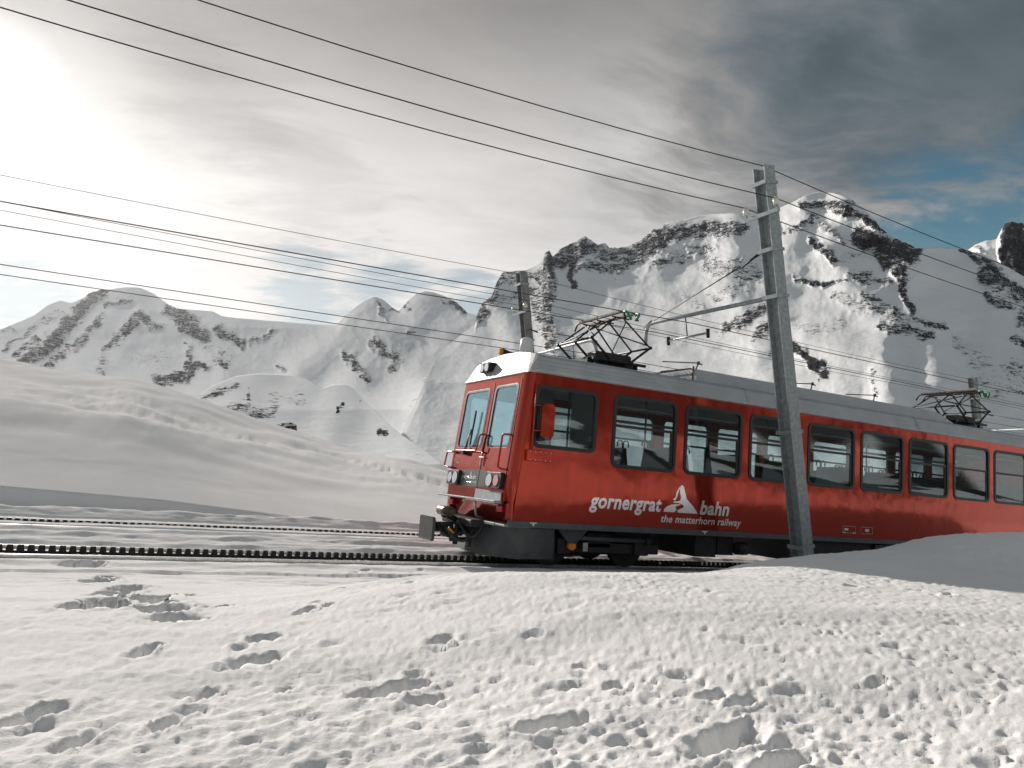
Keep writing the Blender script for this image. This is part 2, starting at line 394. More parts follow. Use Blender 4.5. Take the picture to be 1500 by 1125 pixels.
def ground_height(s, t):
    n = len(s); z = base_height(s, t)
    far = t > 5.2
    z = np.where(far, hill_height(s, t), z)
    w = sst(t, 5.0, 5.4); z = np.where((t > 5.0) & (t <= 5.4), base_height(s, np.minimum(t, 5.2)) * (1 - w) + hill_height(s, np.maximum(t, 5.21)) * w, z)
    rho = np.hypot(t - TC_, s - SC_)
    P = np.stack([s, t, np.zeros(n)], -1)
    # knolls behind the viewer
    bk = sst(-t, 15, 40); z += bk * 2.6 * fbm(P / 19.0 + 6, 4)
    # broad undulation
    z += 0.05 * fbm(P * 0.35, 3) * sst(np.abs(t), 2, 5) * (t < 5)
    z += np.where(t > 5.6, sst(t, 5.6, 14) * (0.55 * fbm(P * 0.07 + 3.1, 3) + 0.16 * fbm(P * np.array([0.35, 0.5, 1]), 4)), 0)
    # wind crust: ripples stretched along the slope on the far hill
    hillm = sst(t, 7, 16)
    rip = ridged(np.stack([s * 0.55 + t * 0.1, t * 1.1, s * 0 + 4], -1), 4)
    patch = sst(fbm(P * 0.06 + 8, 3), -0.1, 0.25)
    z += hillm * (0.10 * rip * patch + 0.035 * fbm(P * np.array([1.3, 2.4, 1]) + 1, 4, .65))
    # ploughed ski tracks down the hill
    for pts, wd in SCARS:
        dmin = np.full(n, 9.0)
        for (a0, b0), (a1, b1) in zip(pts, pts[1:]):
            ax, bx = a1 - a0, b1 - b0; q = np.clip(((s - a0) * ax + (t - b0) * bx) / (ax * ax + bx * bx), 0, 1)
            dmin = np.minimum(dmin, np.hypot(s - a0 - q * ax, t - b0 - q * bx) / wd)
        k = np.where(dmin < 1.3)[0]
        if len(k): z[k] += (1 - sst(dmin[k], .6, 1.2)) * (-0.10 + 0.15 * fbm(np.stack([s[k] * 2.2, t[k] * 1.6, s[k] * 0], -1), 4, .7))
    # track bed: ridges and grooves along the rails
    tb = (t > -1.9) & (t < 5.3)
    tw = t + 0.05 * fbm(P * np.array([0.7, 0.2, 1]) + 2, 3)
    L = fbm(P * np.array([1.1, 3, 1]), 4)
    prof = np.zeros(n); K = 1.1
    for c, wd, hh in ((0.95, 0.20, 0.07), (1.55, 0.16, 0.03), (1.95, 0.26, 0.10), (2.75, 0.2, 0.05), (4.85, 0.3, 0.10), (-1.15, 0.25, 0.045), (-1.75, 0.3, 0.03)):
        prof += K * hh * np.exp(-((tw - c) / wd) ** 2) * (1 + 0.7 * L)
    for c in (-0.5, 0.5, 3.3, 4.3):
        prof -= 0.055 * np.exp(-((t - c) / 0.07) ** 4)
    for c in (0.0, 3.8):
        prof -= 0.04 * np.exp(-((t - c) / 0.10) ** 4)
    prof += 0.018 * fbm(P * np.array([2.2, 5, 1]) + 5, 4)
    z = z + np.where(tb, prof, 0)
    z += np.where((t < -1.6) & (t > -4.5), 0.035 * fbm(P * np.array([1.6, 4.5, 1]) + 7, 4) * sst(-t, 1.6, 2) * (1 - sst(-t, 3.2, 4.5)), 0)
    # thaw dimples of the near field
    near = (t < -2.5) & (rho < 16)
    idx = np.where(near)[0]; ps, pt = s[idx], t[idx]
    dz = np.zeros(len(idx))
    for cell, rmin, rmax, depth, keep, seed in ((0.105, 0.014, 0.036, 0.0110, 0.66, 1), (0.06, 0.009, 0.020, 0.0060, 0.65, 2), (0.26, 0.03, 0.062, 0.018, 0.30, 3)):
        ci, cj = np.floor(ps / cell).astype(np.int32), np.floor(pt / cell).astype(np.int32)
        for a in (-1, 0, 1):
            for b in (-1, 0, 1):
                i, j = ci + a, cj + b
                h0 = _h(i + 900, j + 700, seed * 7) / 4096.0; h1 = _h(i + 100, j + 330, seed * 13) / 4096.0
                h2 = _h(i + 410, j + 70, seed * 17) / 4096.0; h3 = _h(i + 10, j + 1200, seed * 19) / 4096.0
                dx, dy = ps - (i + h0) * cell, pt - (j + h1) * cell
                an = 0.5 + (h3 - 0.5) * 1.6; ca, sa = np.cos(an), np.sin(an)
                u, v = dx * ca + dy * sa, -dx * sa + dy * ca
                rad = rmin + (rmax - rmin) * h2 ** 2
                q = np.sqrt((u / (rad * 1.35)) ** 2 + (v / (rad * 0.8)) ** 2)
                dz -= np.where(h3 < keep, depth * (0.35 + 0.65 * h2) * np.exp(-q ** 3), 0) - np.where(h3 < keep, 0.2 * depth * np.exp(-((q - 1.45) / 0.4) ** 2), 0)
    PP = np.stack([ps, pt, ps * 0], -1)
    amt = 0.35 + 0.95 * sst(fbm(PP * 0.55 + 1, 3), -0.30, 0.25)
    smoothleft = sst(pt, -6.5, -4.6) * (1 - sst(ps, -4.4, -2.5))     # the wind-polished strip near the rails
    amt *= 1 - 0.9 * smoothleft
    dz *= amt * (1 - 0.6 * sst(pt, -6.6, -5.4))
    dz += 0.022 * ridged(np.stack([ps * 2.6 + pt * .6, pt * 4.2, ps * 0 + 2], -1), 3) * sst(pt, -7.4, -6.2) * (1 - sst(pt, -3.6, -2.8)) * sst(ps, 0, 3)
    dz += 0.016 * fbm(PP * 2.3 + 4, 4) * (1 - 0.6 * smoothleft) + 0.0075 * fbm(PP * 11 + 4, 4) + 0.0055 * fbm(PP * 31 + 4, 3)
    rp = ridged(np.stack([(ps * .53 - pt * .85) * 7.0, (ps * .85 + pt * .53) * 2.2, ps * 0 + 3], -1), 3)
    dz += 0.020 * rp * sst(-pt, 8.2, 9.6) * (1 - sst(ps, -5.0, -3.6))
    z[idx] += dz
    # boot holes and animal tracks
    for (cs, ct, ln, wd, an, dp, rim) in HOLES:
        k = np.where((np.abs(s - cs) < 0.9) & (np.abs(t - ct) < 0.9))[0]
        if not len(k): continue
        dx, dy = s[k] - cs, t[k] - ct
        pn = np.stack([s[k] * 7, t[k] * 7, np.full(len(k), cs)], -1); wob = 0.75 * fbm(pn * 1.3, 4, .6)
        ca, sa = math.cos(an), math.sin(an); u, v = dx * ca + dy * sa, -dx * sa + dy * ca
        q = np.sqrt((u / ln) ** 2 + (v / wd) ** 2) + wob
        z[k] += -dp * (1 - sst(q, 0.25, 1.12)) * (1 + 0.35 * u / ln) + rim * np.exp(-((q - 1.3) / 0.25) ** 2) * (0.5 + 2.2 * np.maximum(fbm(pn * 0.9 + 5, 3), 0))
    return z

HOLES = []
def on_hill(px, py):
    d = sight([px], [py])[0] @ TM; a = np.arange(17, 110, 0.1); q = CAM_T + d * a[:, None]
    k = np.where(q[:, 2] < hill_height(q[:, 0], q[:, 1]))[0]; k = k[0] if len(k) else -1
    return (q[k, 0], q[k, 1])
SCARS = [([on_hill(*q) for q in ((100, 563), (150, 575), (210, 592), (270, 612), (330, 630))], 1.9),
         ([on_hill(*q) for q in ((-60, 574), (20, 580), (90, 588), (160, 603), (215, 616))], 1.6),
         ([on_hill(*q) for q in ((455, 652), (520, 668), (600, 690), (640, 702))], 0.8)]
def hole(px, py, ln, wd, an, dp, rim=0.012):
    p = foot_T(px, py); k = 0.8 if py > 940 else 1.05
    big = px < 300 and py < 920
    HOLES.append((p[0], p[1], ln * k, wd * k, R_(an), dp * k * (1.35 if big else 1.1), 0.014 if big else rim))
for h in [(1068, 1082, .27, .085, 20, .12), (815, 1064, .20, .075, 15, .10), (572, 1008, .23, .08, 18, .11), (618, 1022, .10, .05, 10, .07), (375, 968, .17, .075, 20, .13),
          (352, 950, .10, .06, 70, .08), (378, 938, .11, .05, 60, .09), (400, 935, .09, .045, 55, .07), (205, 960, .16, .05, 62, .07), (225, 950, .10, .05, 62, .08),
          (60, 1050, .18, .06, 58, .07), (20, 1062, .10, .05, 40, .05), (1150, 1122, .2, .06, 15, .09), (610, 985, .07, .045, 30, .05),
          (122, 831, .26, .20, 40, .22), (145, 888, .20, .17, 30, .20), (120, 893, .15, .12, 30, .16), (165, 868, .25, .13, 60, .13), (205, 872, .2, .15, 20, .14), (232, 884, .16, .13, 40, .15), (262, 908, .17, .14, 50, .20), (190, 893, .15, .12, 20, .12), (245, 870, .18, .1, 10, .1),
          (105, 815, .22, .10, 20, .09), (160, 845, .2, .12, 70, .12),
          (455, 890, .07, .04, 50, .07), (462, 882, .06, .035, 50, .06), (482, 884, .07, .035, 40, .06), (442, 897, .06, .035, 50, .06),
          (310, 890, .09, .04, 30, .07), (333, 888, .10, .045, 40, .08), (520, 842, .10, .05, 30, .05), (535, 838, .09, .05, 30, .05), (505, 858, .07, .04, 40, .05), (605, 843, .06, .04, 20, .05), (617, 838, .06, .04, 20, .05), (600, 852, .06, .04, 20, .05),
          (645, 936, .09, .05, 30, .05), (780, 930, .07, .04, 20, .05), (905, 1003, .06, .04, 20, .05), (850, 975, .06, .04, 0, .05), (1290, 1000, .08, .05, 20, .05), (1390, 870, .10, .05, 20, .05), (1250, 858, .09, .06, 10, .05),
          (1040, 1020, .12, .045, 15, .06), (1090, 1028, .12, .045, 15, .05), (300, 1020, .16, .035, 58, .03), (250, 1060, .15, .035, 58, .03), (120, 1085, .16, .04, 58, .035), (420, 1010, .12, .035, 50, .03),
          (150, 850, .40, .16, 75, .16), (185, 860, .38, .15, 80, .15), (215, 878, .36, .15, 70, .15), (170, 880, .34, .18, 60, .16), (245, 895, .3, .14, 70, .14)]: hole(*h)

def build_ground():
    fov = np.arange(-41.5, 41.51, 0.125)
    rest = np.arange(44.5, 316, 3.0)
    az = AZ0 - np.radians(np.concatenate([fov, rest]))
    r1 = 1 / np.linspace(1 / 0.75, 1 / 3.6, 290)
    r2 = np.arange(3.645, 20.5, 0.047)
    r3 = 20.5 * 1.022 ** np.arange(1, 96)
    r4 = np.array([185, 230, 300, 420, 600, 900, 1400, 2200, 3500, 5500, 8500, 12000, 16000])
    r = np.concatenate([[0.03, 0.35], r1, r2, r3, r4])
    A, Rr = np.meshgrid(az, r)
    s = (SC_ + Rr * np.cos(A)).ravel(); t = (TC_ + Rr * np.sin(A)).ravel(); rr = Rr.ravel()
    z = ground_height(s, np.clip(t, -60, 1e9))
    Wp = world_to(s, t, z)
    # beyond the local shoulder: valley ahead, open slopes behind
    ang = np.cos(A.ravel() - AZ0)
    wz = np.where(ang > 0.0, -330.0, 0)
    back = sst(-ang, -0.1, 0.5)
    target = (1 - back) * -330.0 + back * np.interp(rr, [100, 300, 900, 2200, 3500, 16000], [9, 24, 70, 150, 100, -300])
    target = target + back * sst(rr, 60, 300) * 0.10 * rr.clip(0, 2500) * fbm(np.stack([s / 400, t / 400, s * 0], -1), 5)
    bl = sst(rr, 75, 420); lat = sst(np.abs(np.sin(A.ravel() - AZ0)), 0.5, 1.0)
    Wp[:, 2] = Wp[:, 2] * (1 - bl) + target * bl
    # hill behind: keep the sideways tilt of the slope from running away
    nx, ny = len(az), len(r)
    i = np.arange(ny - 1)[:, None] * nx; j = np.arange(nx)[None, :]; j2 = (j + 1) % nx
    F = np.stack([i + j, i + j2, i + nx + j2, i + nx + j], -1).reshape(-1, 4)
    rock = sst(-t, 17, 30) * sst(fbm(np.stack([s / 11, t / 11, s * 0 + 2], -1), 4), -0.02, 0.12)
    rock = np.maximum(rock, back * sst(rr, 60, 160) * sst(fbm(np.stack([s / 60, t / 60, s * 0 + 2], -1), 5), -0.12, 0.1))
    # bare patches on the far crest
    return grid_mesh('ground', Wp, F, rock)

def grid_mesh(name, V, F, rock, mat_=None, smooth=True):
    me = bpy.data.meshes.new(name)
    me.vertices.add(len(V)); me.vertices.foreach_set('co', V.astype(np.float32).ravel())
    me.loops.add(F.size); me.loops.foreach_set('vertex_index', F.astype(np.int32).ravel())
    me.polygons.add(len(F)); me.polygons.foreach_set('loop_start', np.arange(0, F.size, 4, dtype=np.int32))
    me.polygons.foreach_set('loop_total', np.full(len(F), 4, np.int32))
    me.polygons.foreach_set('use_smooth', np.full(len(F), smooth))
    at = me.attributes.new('rock', 'FLOAT', 'POINT'); at.data.foreach_set('value', rock.astype(np.float32))
    me.update(calc_edges=True); me.validate()
    if mat_: me.materials.append(mat_)
    o = bpy.data.objects.new(name, me); COL.objects.link(o); return o

def snow_ground_mat():
    m = bpy.data.materials.new('snow_ground'); m.use_nodes = True; T = NT(m.node_tree); b = T.n['Principled BSDF']
    pos = T.node('ShaderNodeNewGeometry').outputs['Position']
    at = T.node('ShaderNodeAttribute', attribute_name='rock').outputs['Fac']
    big = T.noise(pos, 0.8, 4)
    sc = T.ramp(big, [(0.3, (0.80, 0.795, 0.79)), (0.7, (0.86, 0.85, 0.84))])
    rk = T.ramp(T.noise(pos, 0.4, 6, 0.65), [(0.3, (0.02, 0.019, 0.019)), (0.7, (0.085, 0.075, 0.07))])
    f = T.smooth(T.math('ADD', at, T.math('MULTIPLY', T.math('SUBTRACT', T.noise(pos, 0.9, 6, 0.65), 0.5), 0.9)), 0.40, 0.55)
    T.l.new(T.mixc(f, sc, rk), b.inputs['Base Color'])
    b.inputs['Roughness'].default_value = 0.62; b.inputs['Specular IOR Level'].default_value = 0.0
    bn = T.node('ShaderNodeBump'); bn.inputs['Strength'].default_value = 0.8; bn.inputs['Distance'].default_value = 0.0058
    gr = T.math('ADD', T.noise(pos, 42, 4, 0.7), T.math('MULTIPLY', T.noise(pos, 240, 2, 0.6), 0.30))
    T.l.new(gr, bn.inputs['Height'])
    T.l.new(bn.outputs[0], b.inputs['Normal'])
    # single ice crystals that catch the sun
    vo = T.node('ShaderNodeTexVoronoi'); T.put(vo.inputs['Vector'], pos); vo.inputs['Scale'].default_value = 120
    sp = T.node('ShaderNodeSeparateColor'); T.l.new(vo.outputs['Color'], sp.inputs[0])
    spark = T.math('MULTIPLY', T.math('GREATER_THAN', sp.outputs[0], 0.985), T.math('LESS_THAN', vo.outputs['Distance'], 0.32))
    T.l.new(T.math('SUBTRACT', 0.62, T.math('MULTIPLY', spark, 0.25)), b.inputs['Roughness'])
    return m
ground = build_ground(); ground.data.materials.append(snow_ground_mat()); struct(ground)

# ------------------------------------------------------------------ mountains
def seg_field(px, py, caps):
    """strongest of many soft strokes (x0,y0,x1,y1,half width,strength)"""
    out = np.zeros(len(px))
    for x0, y0, x1, y1, w, k in caps:
        dx, dy = x1 - x0, y1 - y0; L = dx * dx + dy * dy + 1e-6
        q = np.clip(((px - x0) * dx + (py - y0) * dy) / L, 0, 1)
        dd = np.hypot(px - x0 - q * dx, py - y0 - q * dy) / w
        out = np.maximum(out, k * (1 - sst(dd, 0.35, 1.35)))
    return out

def mountain_mat(name, rock0, rock1):
    m = bpy.data.materials.new(name); m.use_nodes = True; T = NT(m.node_tree); b = T.n['Principled BSDF']
    pos = T.node('ShaderNodeNewGeometry').outputs['Position']
    at = T.node('ShaderNodeAttribute', attribute_name='rock').outputs['Fac']
    sc = T.ramp(T.noise(pos, 0.004, 5, 0.6), [(0.3, (0.83, 0.86, 0.88)), (0.7, (0.91, 0.91, 0.91))])
    rk = T.ramp(T.noise(pos, 0.02, 6, 0.7), [(0.3, rock0), (0.7, rock1)])
    st = T.vmath('MULTIPLY', pos, (1.0, 1.0, 2.6))
    n1 = T.noise(st, 0.011, 7, 0.74, 0.5); n2 = T.noise(st, 0.038, 6, 0.8)
    v = T.math('ADD', at, T.math('ADD', T.math('MULTIPLY', T.math('SUBTRACT', n1, 0.5), 1.8), T.math('MULTIPLY', T.math('SUBTRACT', n2, 0.5), 2.4)))
    f = T.smooth(v, 0.44, 0.54)
    T.l.new(T.mixc(f, sc, rk), b.inputs['Base Color']); b.inputs['Roughness'].default_value = 0.75
    b.inputs['Specular IOR Level'].default_value = 0.0
    bn = T.node('ShaderNodeBump'); bn.inputs['Strength'].default_value = 0.9; bn.inputs['Distance'].default_value = 17.0
    T.l.new(T.math('MULTIPLY', T.noise(pos, 0.012, 9, 0.72), T.math('ADD', 0.45, f)), bn.inputs['Height'])
    T.l.new(bn.outputs[0], b.inputs['Normal'])
    return m

def massif(name, ridge, rows, caps, ribs, mt, dx=1.5, ny=190, crag=2.0, rseed=0.0, amp=1.0, trend=None):
    """surface hung from a surveyed ridge line: rows = [(py or None, distance m)...] downwards, with rock strokes and ribs"""
    rx = np.array([p[0] for p in ridge], float); ryy = np.array([p[1] for p in ridge], float); rd = np.array([p[2] for p in ridge], float)
    xs = np.arange(rx[0], rx[-1] + 0.1, dx); nx = len(xs)
    y0 = np.interp(xs, rx, ryy); d0 = np.interp(xs, rx, rd)
    z0 = np.zeros(nx)
    rocktop = seg_field(xs, y0 + 4, caps)
    y0 = y0 + (0.25 + rocktop) * crag * fbm(np.stack([xs / 9, z0 + rseed, z0], -1), 4, 0.65)
    ybot = rows[-1][0]
    v = np.linspace(0, 1, ny) ** 1.12
    Y = y0[None, :] + (ybot - y0[None, :]) * v[:, None]; X = np.repeat(xs[None, :], ny, 0)
    # distance: by picture height below the ridge, relaxed to the common rows
    ry = np.array([p[0] for p in rows], float); rdd = np.array([p[1] for p in rows], float)
    Dr = np.interp(Y, ry, rdd)
    D = Dr * (1 + 0.05 * fbm(np.stack([xs / 120, z0 + rseed, z0], -1), 2))[None, :]
    if trend:
        wob = fbm(np.stack([Y.ravel() / 55, X.ravel() / 160, Y.ravel() * 0 + rseed], -1), 3).reshape(Y.shape)
        D = D + np.interp(X + 55 * wob - 0.16 * (Y - 430), [q[0] for q in trend], [q[1] for q in trend]) * (D / 7000.0)
    px, py, Dv = X.ravel(), Y.ravel(), D.ravel()
    w1 = np.stack([px / 38, py / 30, px * 0 + rseed], -1); w2 = np.stack([px / 11, py / 9, px * 0 + rseed], -1)
    wx = px + 16 * fbm(w1, 2) + 7 * fbm(w2, 2); wy = py + 13 * fbm(w1 + 31, 2) + 6 * fbm(w2 + 13, 2)
    rk = seg_field(wx, wy, caps); ksr = np.minimum((Dv / 7000.0) ** 1.5, 1.2)
    # ribs: spurs that stand out towards the valley, asymmetric
    for (pts, w, h) in ribs:
        best = np.zeros(len(px))
        for (x0, y0_), (x1, y1_) in zip(pts, pts[1:]):
            ddx, ddy = x1 - x0, y1_ - y0_; L = ddx * ddx + ddy * ddy
            q = np.clip(((px - x0) * ddx + (py - y0_) * ddy) / L, 0, 1)
            dist = np.hypot(px - x0 - q * ddx, py - y0_ - q * ddy)
            best = np.maximum(best, np.maximum(0, 1 - dist / w))
        Dv = Dv - 0.75 * h * ksr * sst(best, 0, 1.0)
    ang = np.stack([px, py * 1.3, np.full(len(px), rseed)], -1)
    # gullies and crags (size follows the picture scale because the face is far and nearly flat to the eye)
    g1 = ridged(ang / 85.0, 4, 0.55); g2 = ridged(np.stack([px / 22 + py / 60, py / 34 - px / 90, px * 0 + rseed], -1), 5, 0.6); g3 = fbm(ang / 9.0, 4, 0.6)
    edge = sst(py - np.repeat(y0[None, :], ny, 0).ravel(), 0, 14)
    ks = (Dv / 7000.0) ** 1.5
    Dv = Dv - amp * edge * ks * (85 * g1 + (7 + 85 * rk) * g2 + (2 + 60 * rk) * g3)
    # where rock shows inside a stroke: broken by snow ledges
    led = fbm(np.stack([px / 16 + py / 30, py / 6.5 - px / 40, px * 0 + rseed], -1), 5, 0.62)
    led2 = fbm(np.stack([px / 5, py / 4, px * 0 + 3 + rseed], -1), 3, 0.6)
    rock = np.where(rk > 0.02, 0.02 + rk * 0.64 + 0.40 * led * np.minimum(rk * 2, 1) + 0.25 * led2 * np.minimum(rk * 2, 1), -0.06 + 0.2 * led)
    V = CAM_W + sight(px, py) * Dv[:, None]
    # back slope so that the crest has a far side
    top = V.reshape(ny, nx, 3)[0]; ddir = sight(xs, y0 + 0); ddir[:, 2] = 0; ddir /= np.linalg.norm(ddir, axis=1, keepdims=True)
    b1 = top + ddir * 260 - np.array([0, 0, 160]); b2 = top + ddir * 1500 - np.array([0, 0, 1500.])
    V = np.concatenate([b2, b1, V]); rock = np.concatenate([np.full(nx, .3), rocktop * .8, rock]); ny2 = ny + 2
    i = np.arange(ny2 - 1)[:, None] * nx; j = np.arange(nx - 1)[None, :]
    F = np.stack([i + j, i + nx + j, i + nx + j + 1, i + j + 1], -1).reshape(-1, 4)
    return struct(grid_mesh(name, V, F, rock, mt))

MROCK = mountain_mat('alpine_rock_and_snow', (0.020, 0.023, 0.029), (0.075, 0.078, 0.084))
BROWN = mountain_mat('brown_rock_and_snow', (0.03, 0.024, 0.02), (0.13, 0.095, 0.075))

west = [(-220, 545, 11500), (-60, 500, 11500), (0, 483, 11400), (50, 462, 11400), (70, 447, 11400), (88, 440, 11400), (104, 444, 11500), (120, 437, 11400), (130, 430, 11300), (145, 425, 11200), (165, 423, 11100), (185, 420, 11100), (205, 421, 11100), (225, 430, 11200), (245, 445, 11300), (262, 452, 11400), (290, 454, 11600), (312, 456, 11700), (325, 463, 11700), (350, 466, 11800), (400, 470, 11900), (450, 474, 11900), (492, 477, 11800), (505, 462, 11600), (520, 450, 11500), (535, 440, 11400), (548, 434, 11400), (560, 438, 11400), (572, 448, 11500), (583, 456, 11600), (592, 447, 11500), (600, 438, 11400), (610, 430, 11400), (622, 426, 11400), (635, 428, 11400), (650, 433, 11400), (665, 440, 11400), (675, 448, 11500), (684, 458, 11600), (705, 464, 11700), (760, 470, 11800), (820, 470, 11800)]
wcaps = [(140, 431, 25, 546, 14, 1.0), (95, 512, 59, 552, 9, .85), (151, 468, 106, 512, 9, .75), (157, 448, 190, 444, 6, .75), (179, 490, 207, 465, 8, .9), (207, 465, 232, 482, 7, .85), (252, 456, 297, 493, 13, .92),
         (269, 504, 277, 523, 4, .8), (151, 515, 174, 498, 6, .75), (151, 532, 146, 557, 13, .62), (238, 557, 280, 546, 13, .95), (269, 532, 305, 540, 7, 1), (322, 479, 353, 501, 11, .8), (372, 501, 400, 487, 8, .6),
         (0, 487, 11, 483, 6, .8), (5, 512, 50, 473, 4, .75), (28, 518, 50, 496, 6, .75), (325, 532, 330, 535, 7, .8), (560, 440, 569, 470, 4, .8), (577, 451, 583, 454, 4, .8), (597, 445, 599, 447, 5, .8), (664, 445, 676, 460, 6, 1),
         (648, 443, 655, 447, 4, .8), (504, 515, 535, 551, 9, .85), (546, 501, 585, 523, 9, .78), (585, 523, 571, 543, 8, .75), (675, 526, 692, 529, 6, .6), (501, 456, 507, 459, 4, .7), (412, 535, 414, 538, 6, .7), (-40, 510, -80, 560, 12, .8), (604, 486, 609, 488, 3, .9),
         (620, 560, 640, 545, 8, .35), (600, 590, 640, 570, 10, .33), (300, 510, 330, 530, 12, .4), (640, 590, 660, 575, 8, .4), (60, 470, 90, 455, 6, .5), (190, 520, 240, 525, 12, .3)]
wribs = [([(140, 428), (30, 545), (0, 600)], 26, 220), ([(188, 421), (150, 470), (110, 540)], 40, 200), ([(207, 462), (170, 520)], 26, 140), ([(245, 446), (300, 500), (330, 540)], 34, 220), ([(548, 434), (500, 500), (440, 540)], 40, 420),
         ([(622, 426), (600, 470), (560, 490), (520, 560)], 50, 380), ([(560, 490), (600, 540), (640, 600)], 45, 260), ([(690, 470), (640, 520), (620, 600)], 40, 160)]
massif('snow_range', west, [(415, 15000), (480, 11000), (540, 8200), (600, 5600), (680, 3800), (760, 2400), (900, 1700)], wcaps, wribs, MROCK, dx=1.3, ny=250, crag=2.0, rseed=1.7)

breit = [(560, 700, 3600), (600, 610, 4200), (640, 520, 5400), (680, 487, 6840), (695, 477, 7560), (699, 460, 8200), (706, 444, 8300), (720, 435, 8300), (728, 412, 8400), (737, 398, 8400), (752, 397, 8500), (768, 396, 8500), (785, 389, 8500), (795, 381, 8500), (797, 370, 8500), (805, 366, 8500), (810, 377, 8500), (820, 366, 8500), (835, 357, 8500), (850, 349, 8500), (857, 345, 8500), (866, 352, 8500), (875, 358, 8500), (886, 356, 8500), (892, 362, 8500), (905, 363, 8500), (920, 360, 8500), (935, 354, 8500), (945, 345, 8500), (958, 336, 8500), (968, 334, 8500), (975, 327, 8500), (985, 324, 8500), (1005, 322, 8400), (1020, 317, 8400), (1045, 313, 8400), (1075, 312, 8300), (1100, 317, 8200), (1120, 319, 8200), (1140, 305, 8200), (1160, 297, 8200), (1178, 287, 8100), (1195, 282, 8100), (1220, 282, 8100), (1245, 290, 8100), (1255, 298, 8100), (1262, 303, 8100), (1275, 315, 8100), (1288, 332, 8100), (1305, 345, 8100), (1325, 355, 8200), (1344, 364, 8600), (1375, 363, 8900), (1415, 366, 8900), (1440, 372, 8800), (1465, 385, 8600), (1500, 405, 8400), (1600, 455, 8100), (1760, 500, 8100)]
bcaps = [(703, 455, 730, 405, 11, .95), (700, 466, 713, 455, 8, .9), (745, 405, 800, 400, 11, .72), (802, 388, 860, 362, 15, .95), (800, 375, 803, 400, 8, 1), (800, 400, 800, 450, 13, .72), (780, 430, 810, 490, 16, .66), (835, 380, 841, 418, 8, 1.1), (870, 368, 930, 373, 14, .82),
         (930, 365, 1000, 338, 15, .98), (1000, 338, 1085, 334, 14, .86), (960, 385, 1040, 365, 13, .62), (850, 395, 930, 385, 10, .8), (1040, 390, 1115, 400, 15, .55), (1050, 430, 1090, 420, 13, .5), (1060, 480, 1130, 448, 12, .85), (1105, 495, 1135, 470, 10, .9), (800, 470, 810, 505, 9, .85), (720, 440, 770, 430, 14, .5),
         (820, 520, 860, 540, 12, .4), (1175, 300, 1240, 304, 9, .92), (1240, 304, 1287, 332, 9, 1.1), (1262, 348, 1338, 372, 18, 1.15), (1280, 375, 1322, 392, 11, 1.0), (1195, 350, 1222, 380, 7, 1.0), (1150, 342, 1190, 325, 8, .75), (1200, 320, 1235, 355, 7, .65), (1165, 402, 1178, 404, 4, 1), (1180, 411, 1238, 413, 4.5, 1.1),
         (1245, 400, 1297, 414, 9, .82), (1312, 400, 1340, 455, 9, 1.0), (1270, 440, 1330, 480, 13, .72), (1290, 476, 1362, 492, 10, .82), (1340, 460, 1382, 482, 7, .75), (1345, 498, 1370, 501, 5, .95), (1220, 440, 1280, 450, 11, .5), (1408, 372, 1462, 396, 7, 1.05), (1440, 402, 1505, 432, 15, .92), (1445, 432, 1482, 446, 9, .82),
         (1165, 512, 1206, 548, 9, 1.2), (1500, 470, 1560, 500, 18, .8), (1490, 500, 1500, 505, 6, .8), (1230, 380, 1260, 370, 6, .4), (1130, 520, 1160, 505, 8, .4), (1400, 500, 1440, 530, 14, .42), (1440, 560, 1500, 570, 14, .4), (1180, 480, 1230, 475, 12, .35), (1280, 540, 1285, 575, 5, .5), (1000, 440, 1030, 450, 10, .35), (1480, 540, 1560, 560, 16, .5)]
bribs = [([(720, 436), (745, 470), (760, 540)], 34, 260), ([(805, 366), (800, 440), (815, 520)], 34, 260), ([(860, 348), (840, 420)], 26, 160), ([(985, 324), (960, 395)], 40, 160), ([(1080, 313), (1070, 400), (1100, 490), (1120, 560)], 50, 300), ([(1178, 288), (1160, 340), (1140, 420), (1130, 500)], 40, 260),
         ([(1250, 296), (1335, 368), (1330, 440), (1365, 500), (1380, 560)], 46, 520), ([(1225, 300), (1215, 370), (1250, 420), (1290, 475)], 40, 240), ([(1180, 500), (1290, 520), (1300, 600)], 36, 330), ([(1440, 375), (1490, 430), (1560, 480)], 40, 240), ([(950, 520), (1010, 560)], 60, 120)]
massif('rock_ridge_mountain', breit, [(280, 10000), (330, 8900), (380, 7900), (440, 6500), (500, 5000), (560, 3800), (640, 2900), (740, 2000), (900, 1400)], bcaps, bribs, MROCK, dx=1.3, ny=280, crag=3.2, rseed=5.2, trend=[(500, 1900), (700, 1500), (1000, 250), (1200, -650), (1290, -850), (1340, -450), (1500, 900), (1760, 2300)])

spur = [(170, 760, 2800), (230, 650, 3000), (272, 603, 3100), (288, 582, 3150), (310, 566, 3200), (345, 551, 3250), (380, 547, 3300), (420, 549, 3300), (450, 556, 3300), (472, 569, 3300), (490, 563, 3250), (505, 563, 3200), (517, 569, 3200), (530, 584, 3150), (550, 603, 3100), (566, 619, 3050), (590, 638, 3000), (620, 658, 2950), (660, 690, 2900), (720, 760, 2800)]
scaps = [(300, 582, 342, 568, 8, .62), (336, 600, 400, 600, 12, .62), (373, 613, 398, 609, 8, .75), (496, 588, 499, 603, 4, 1), (555, 630, 569, 633, 6, 1), (360, 575, 370, 600, 3, .7), (285, 592, 300, 585, 6, .6), (520, 600, 530, 590, 5, .45), (400, 585, 440, 590, 10, .35)]
sribs = [([(380, 547), (350, 600), (330, 660)], 40, 160), ([(505, 563), (500, 610), (470, 680)], 40, 220), ([(450, 556), (430, 600)], 30, 90)]
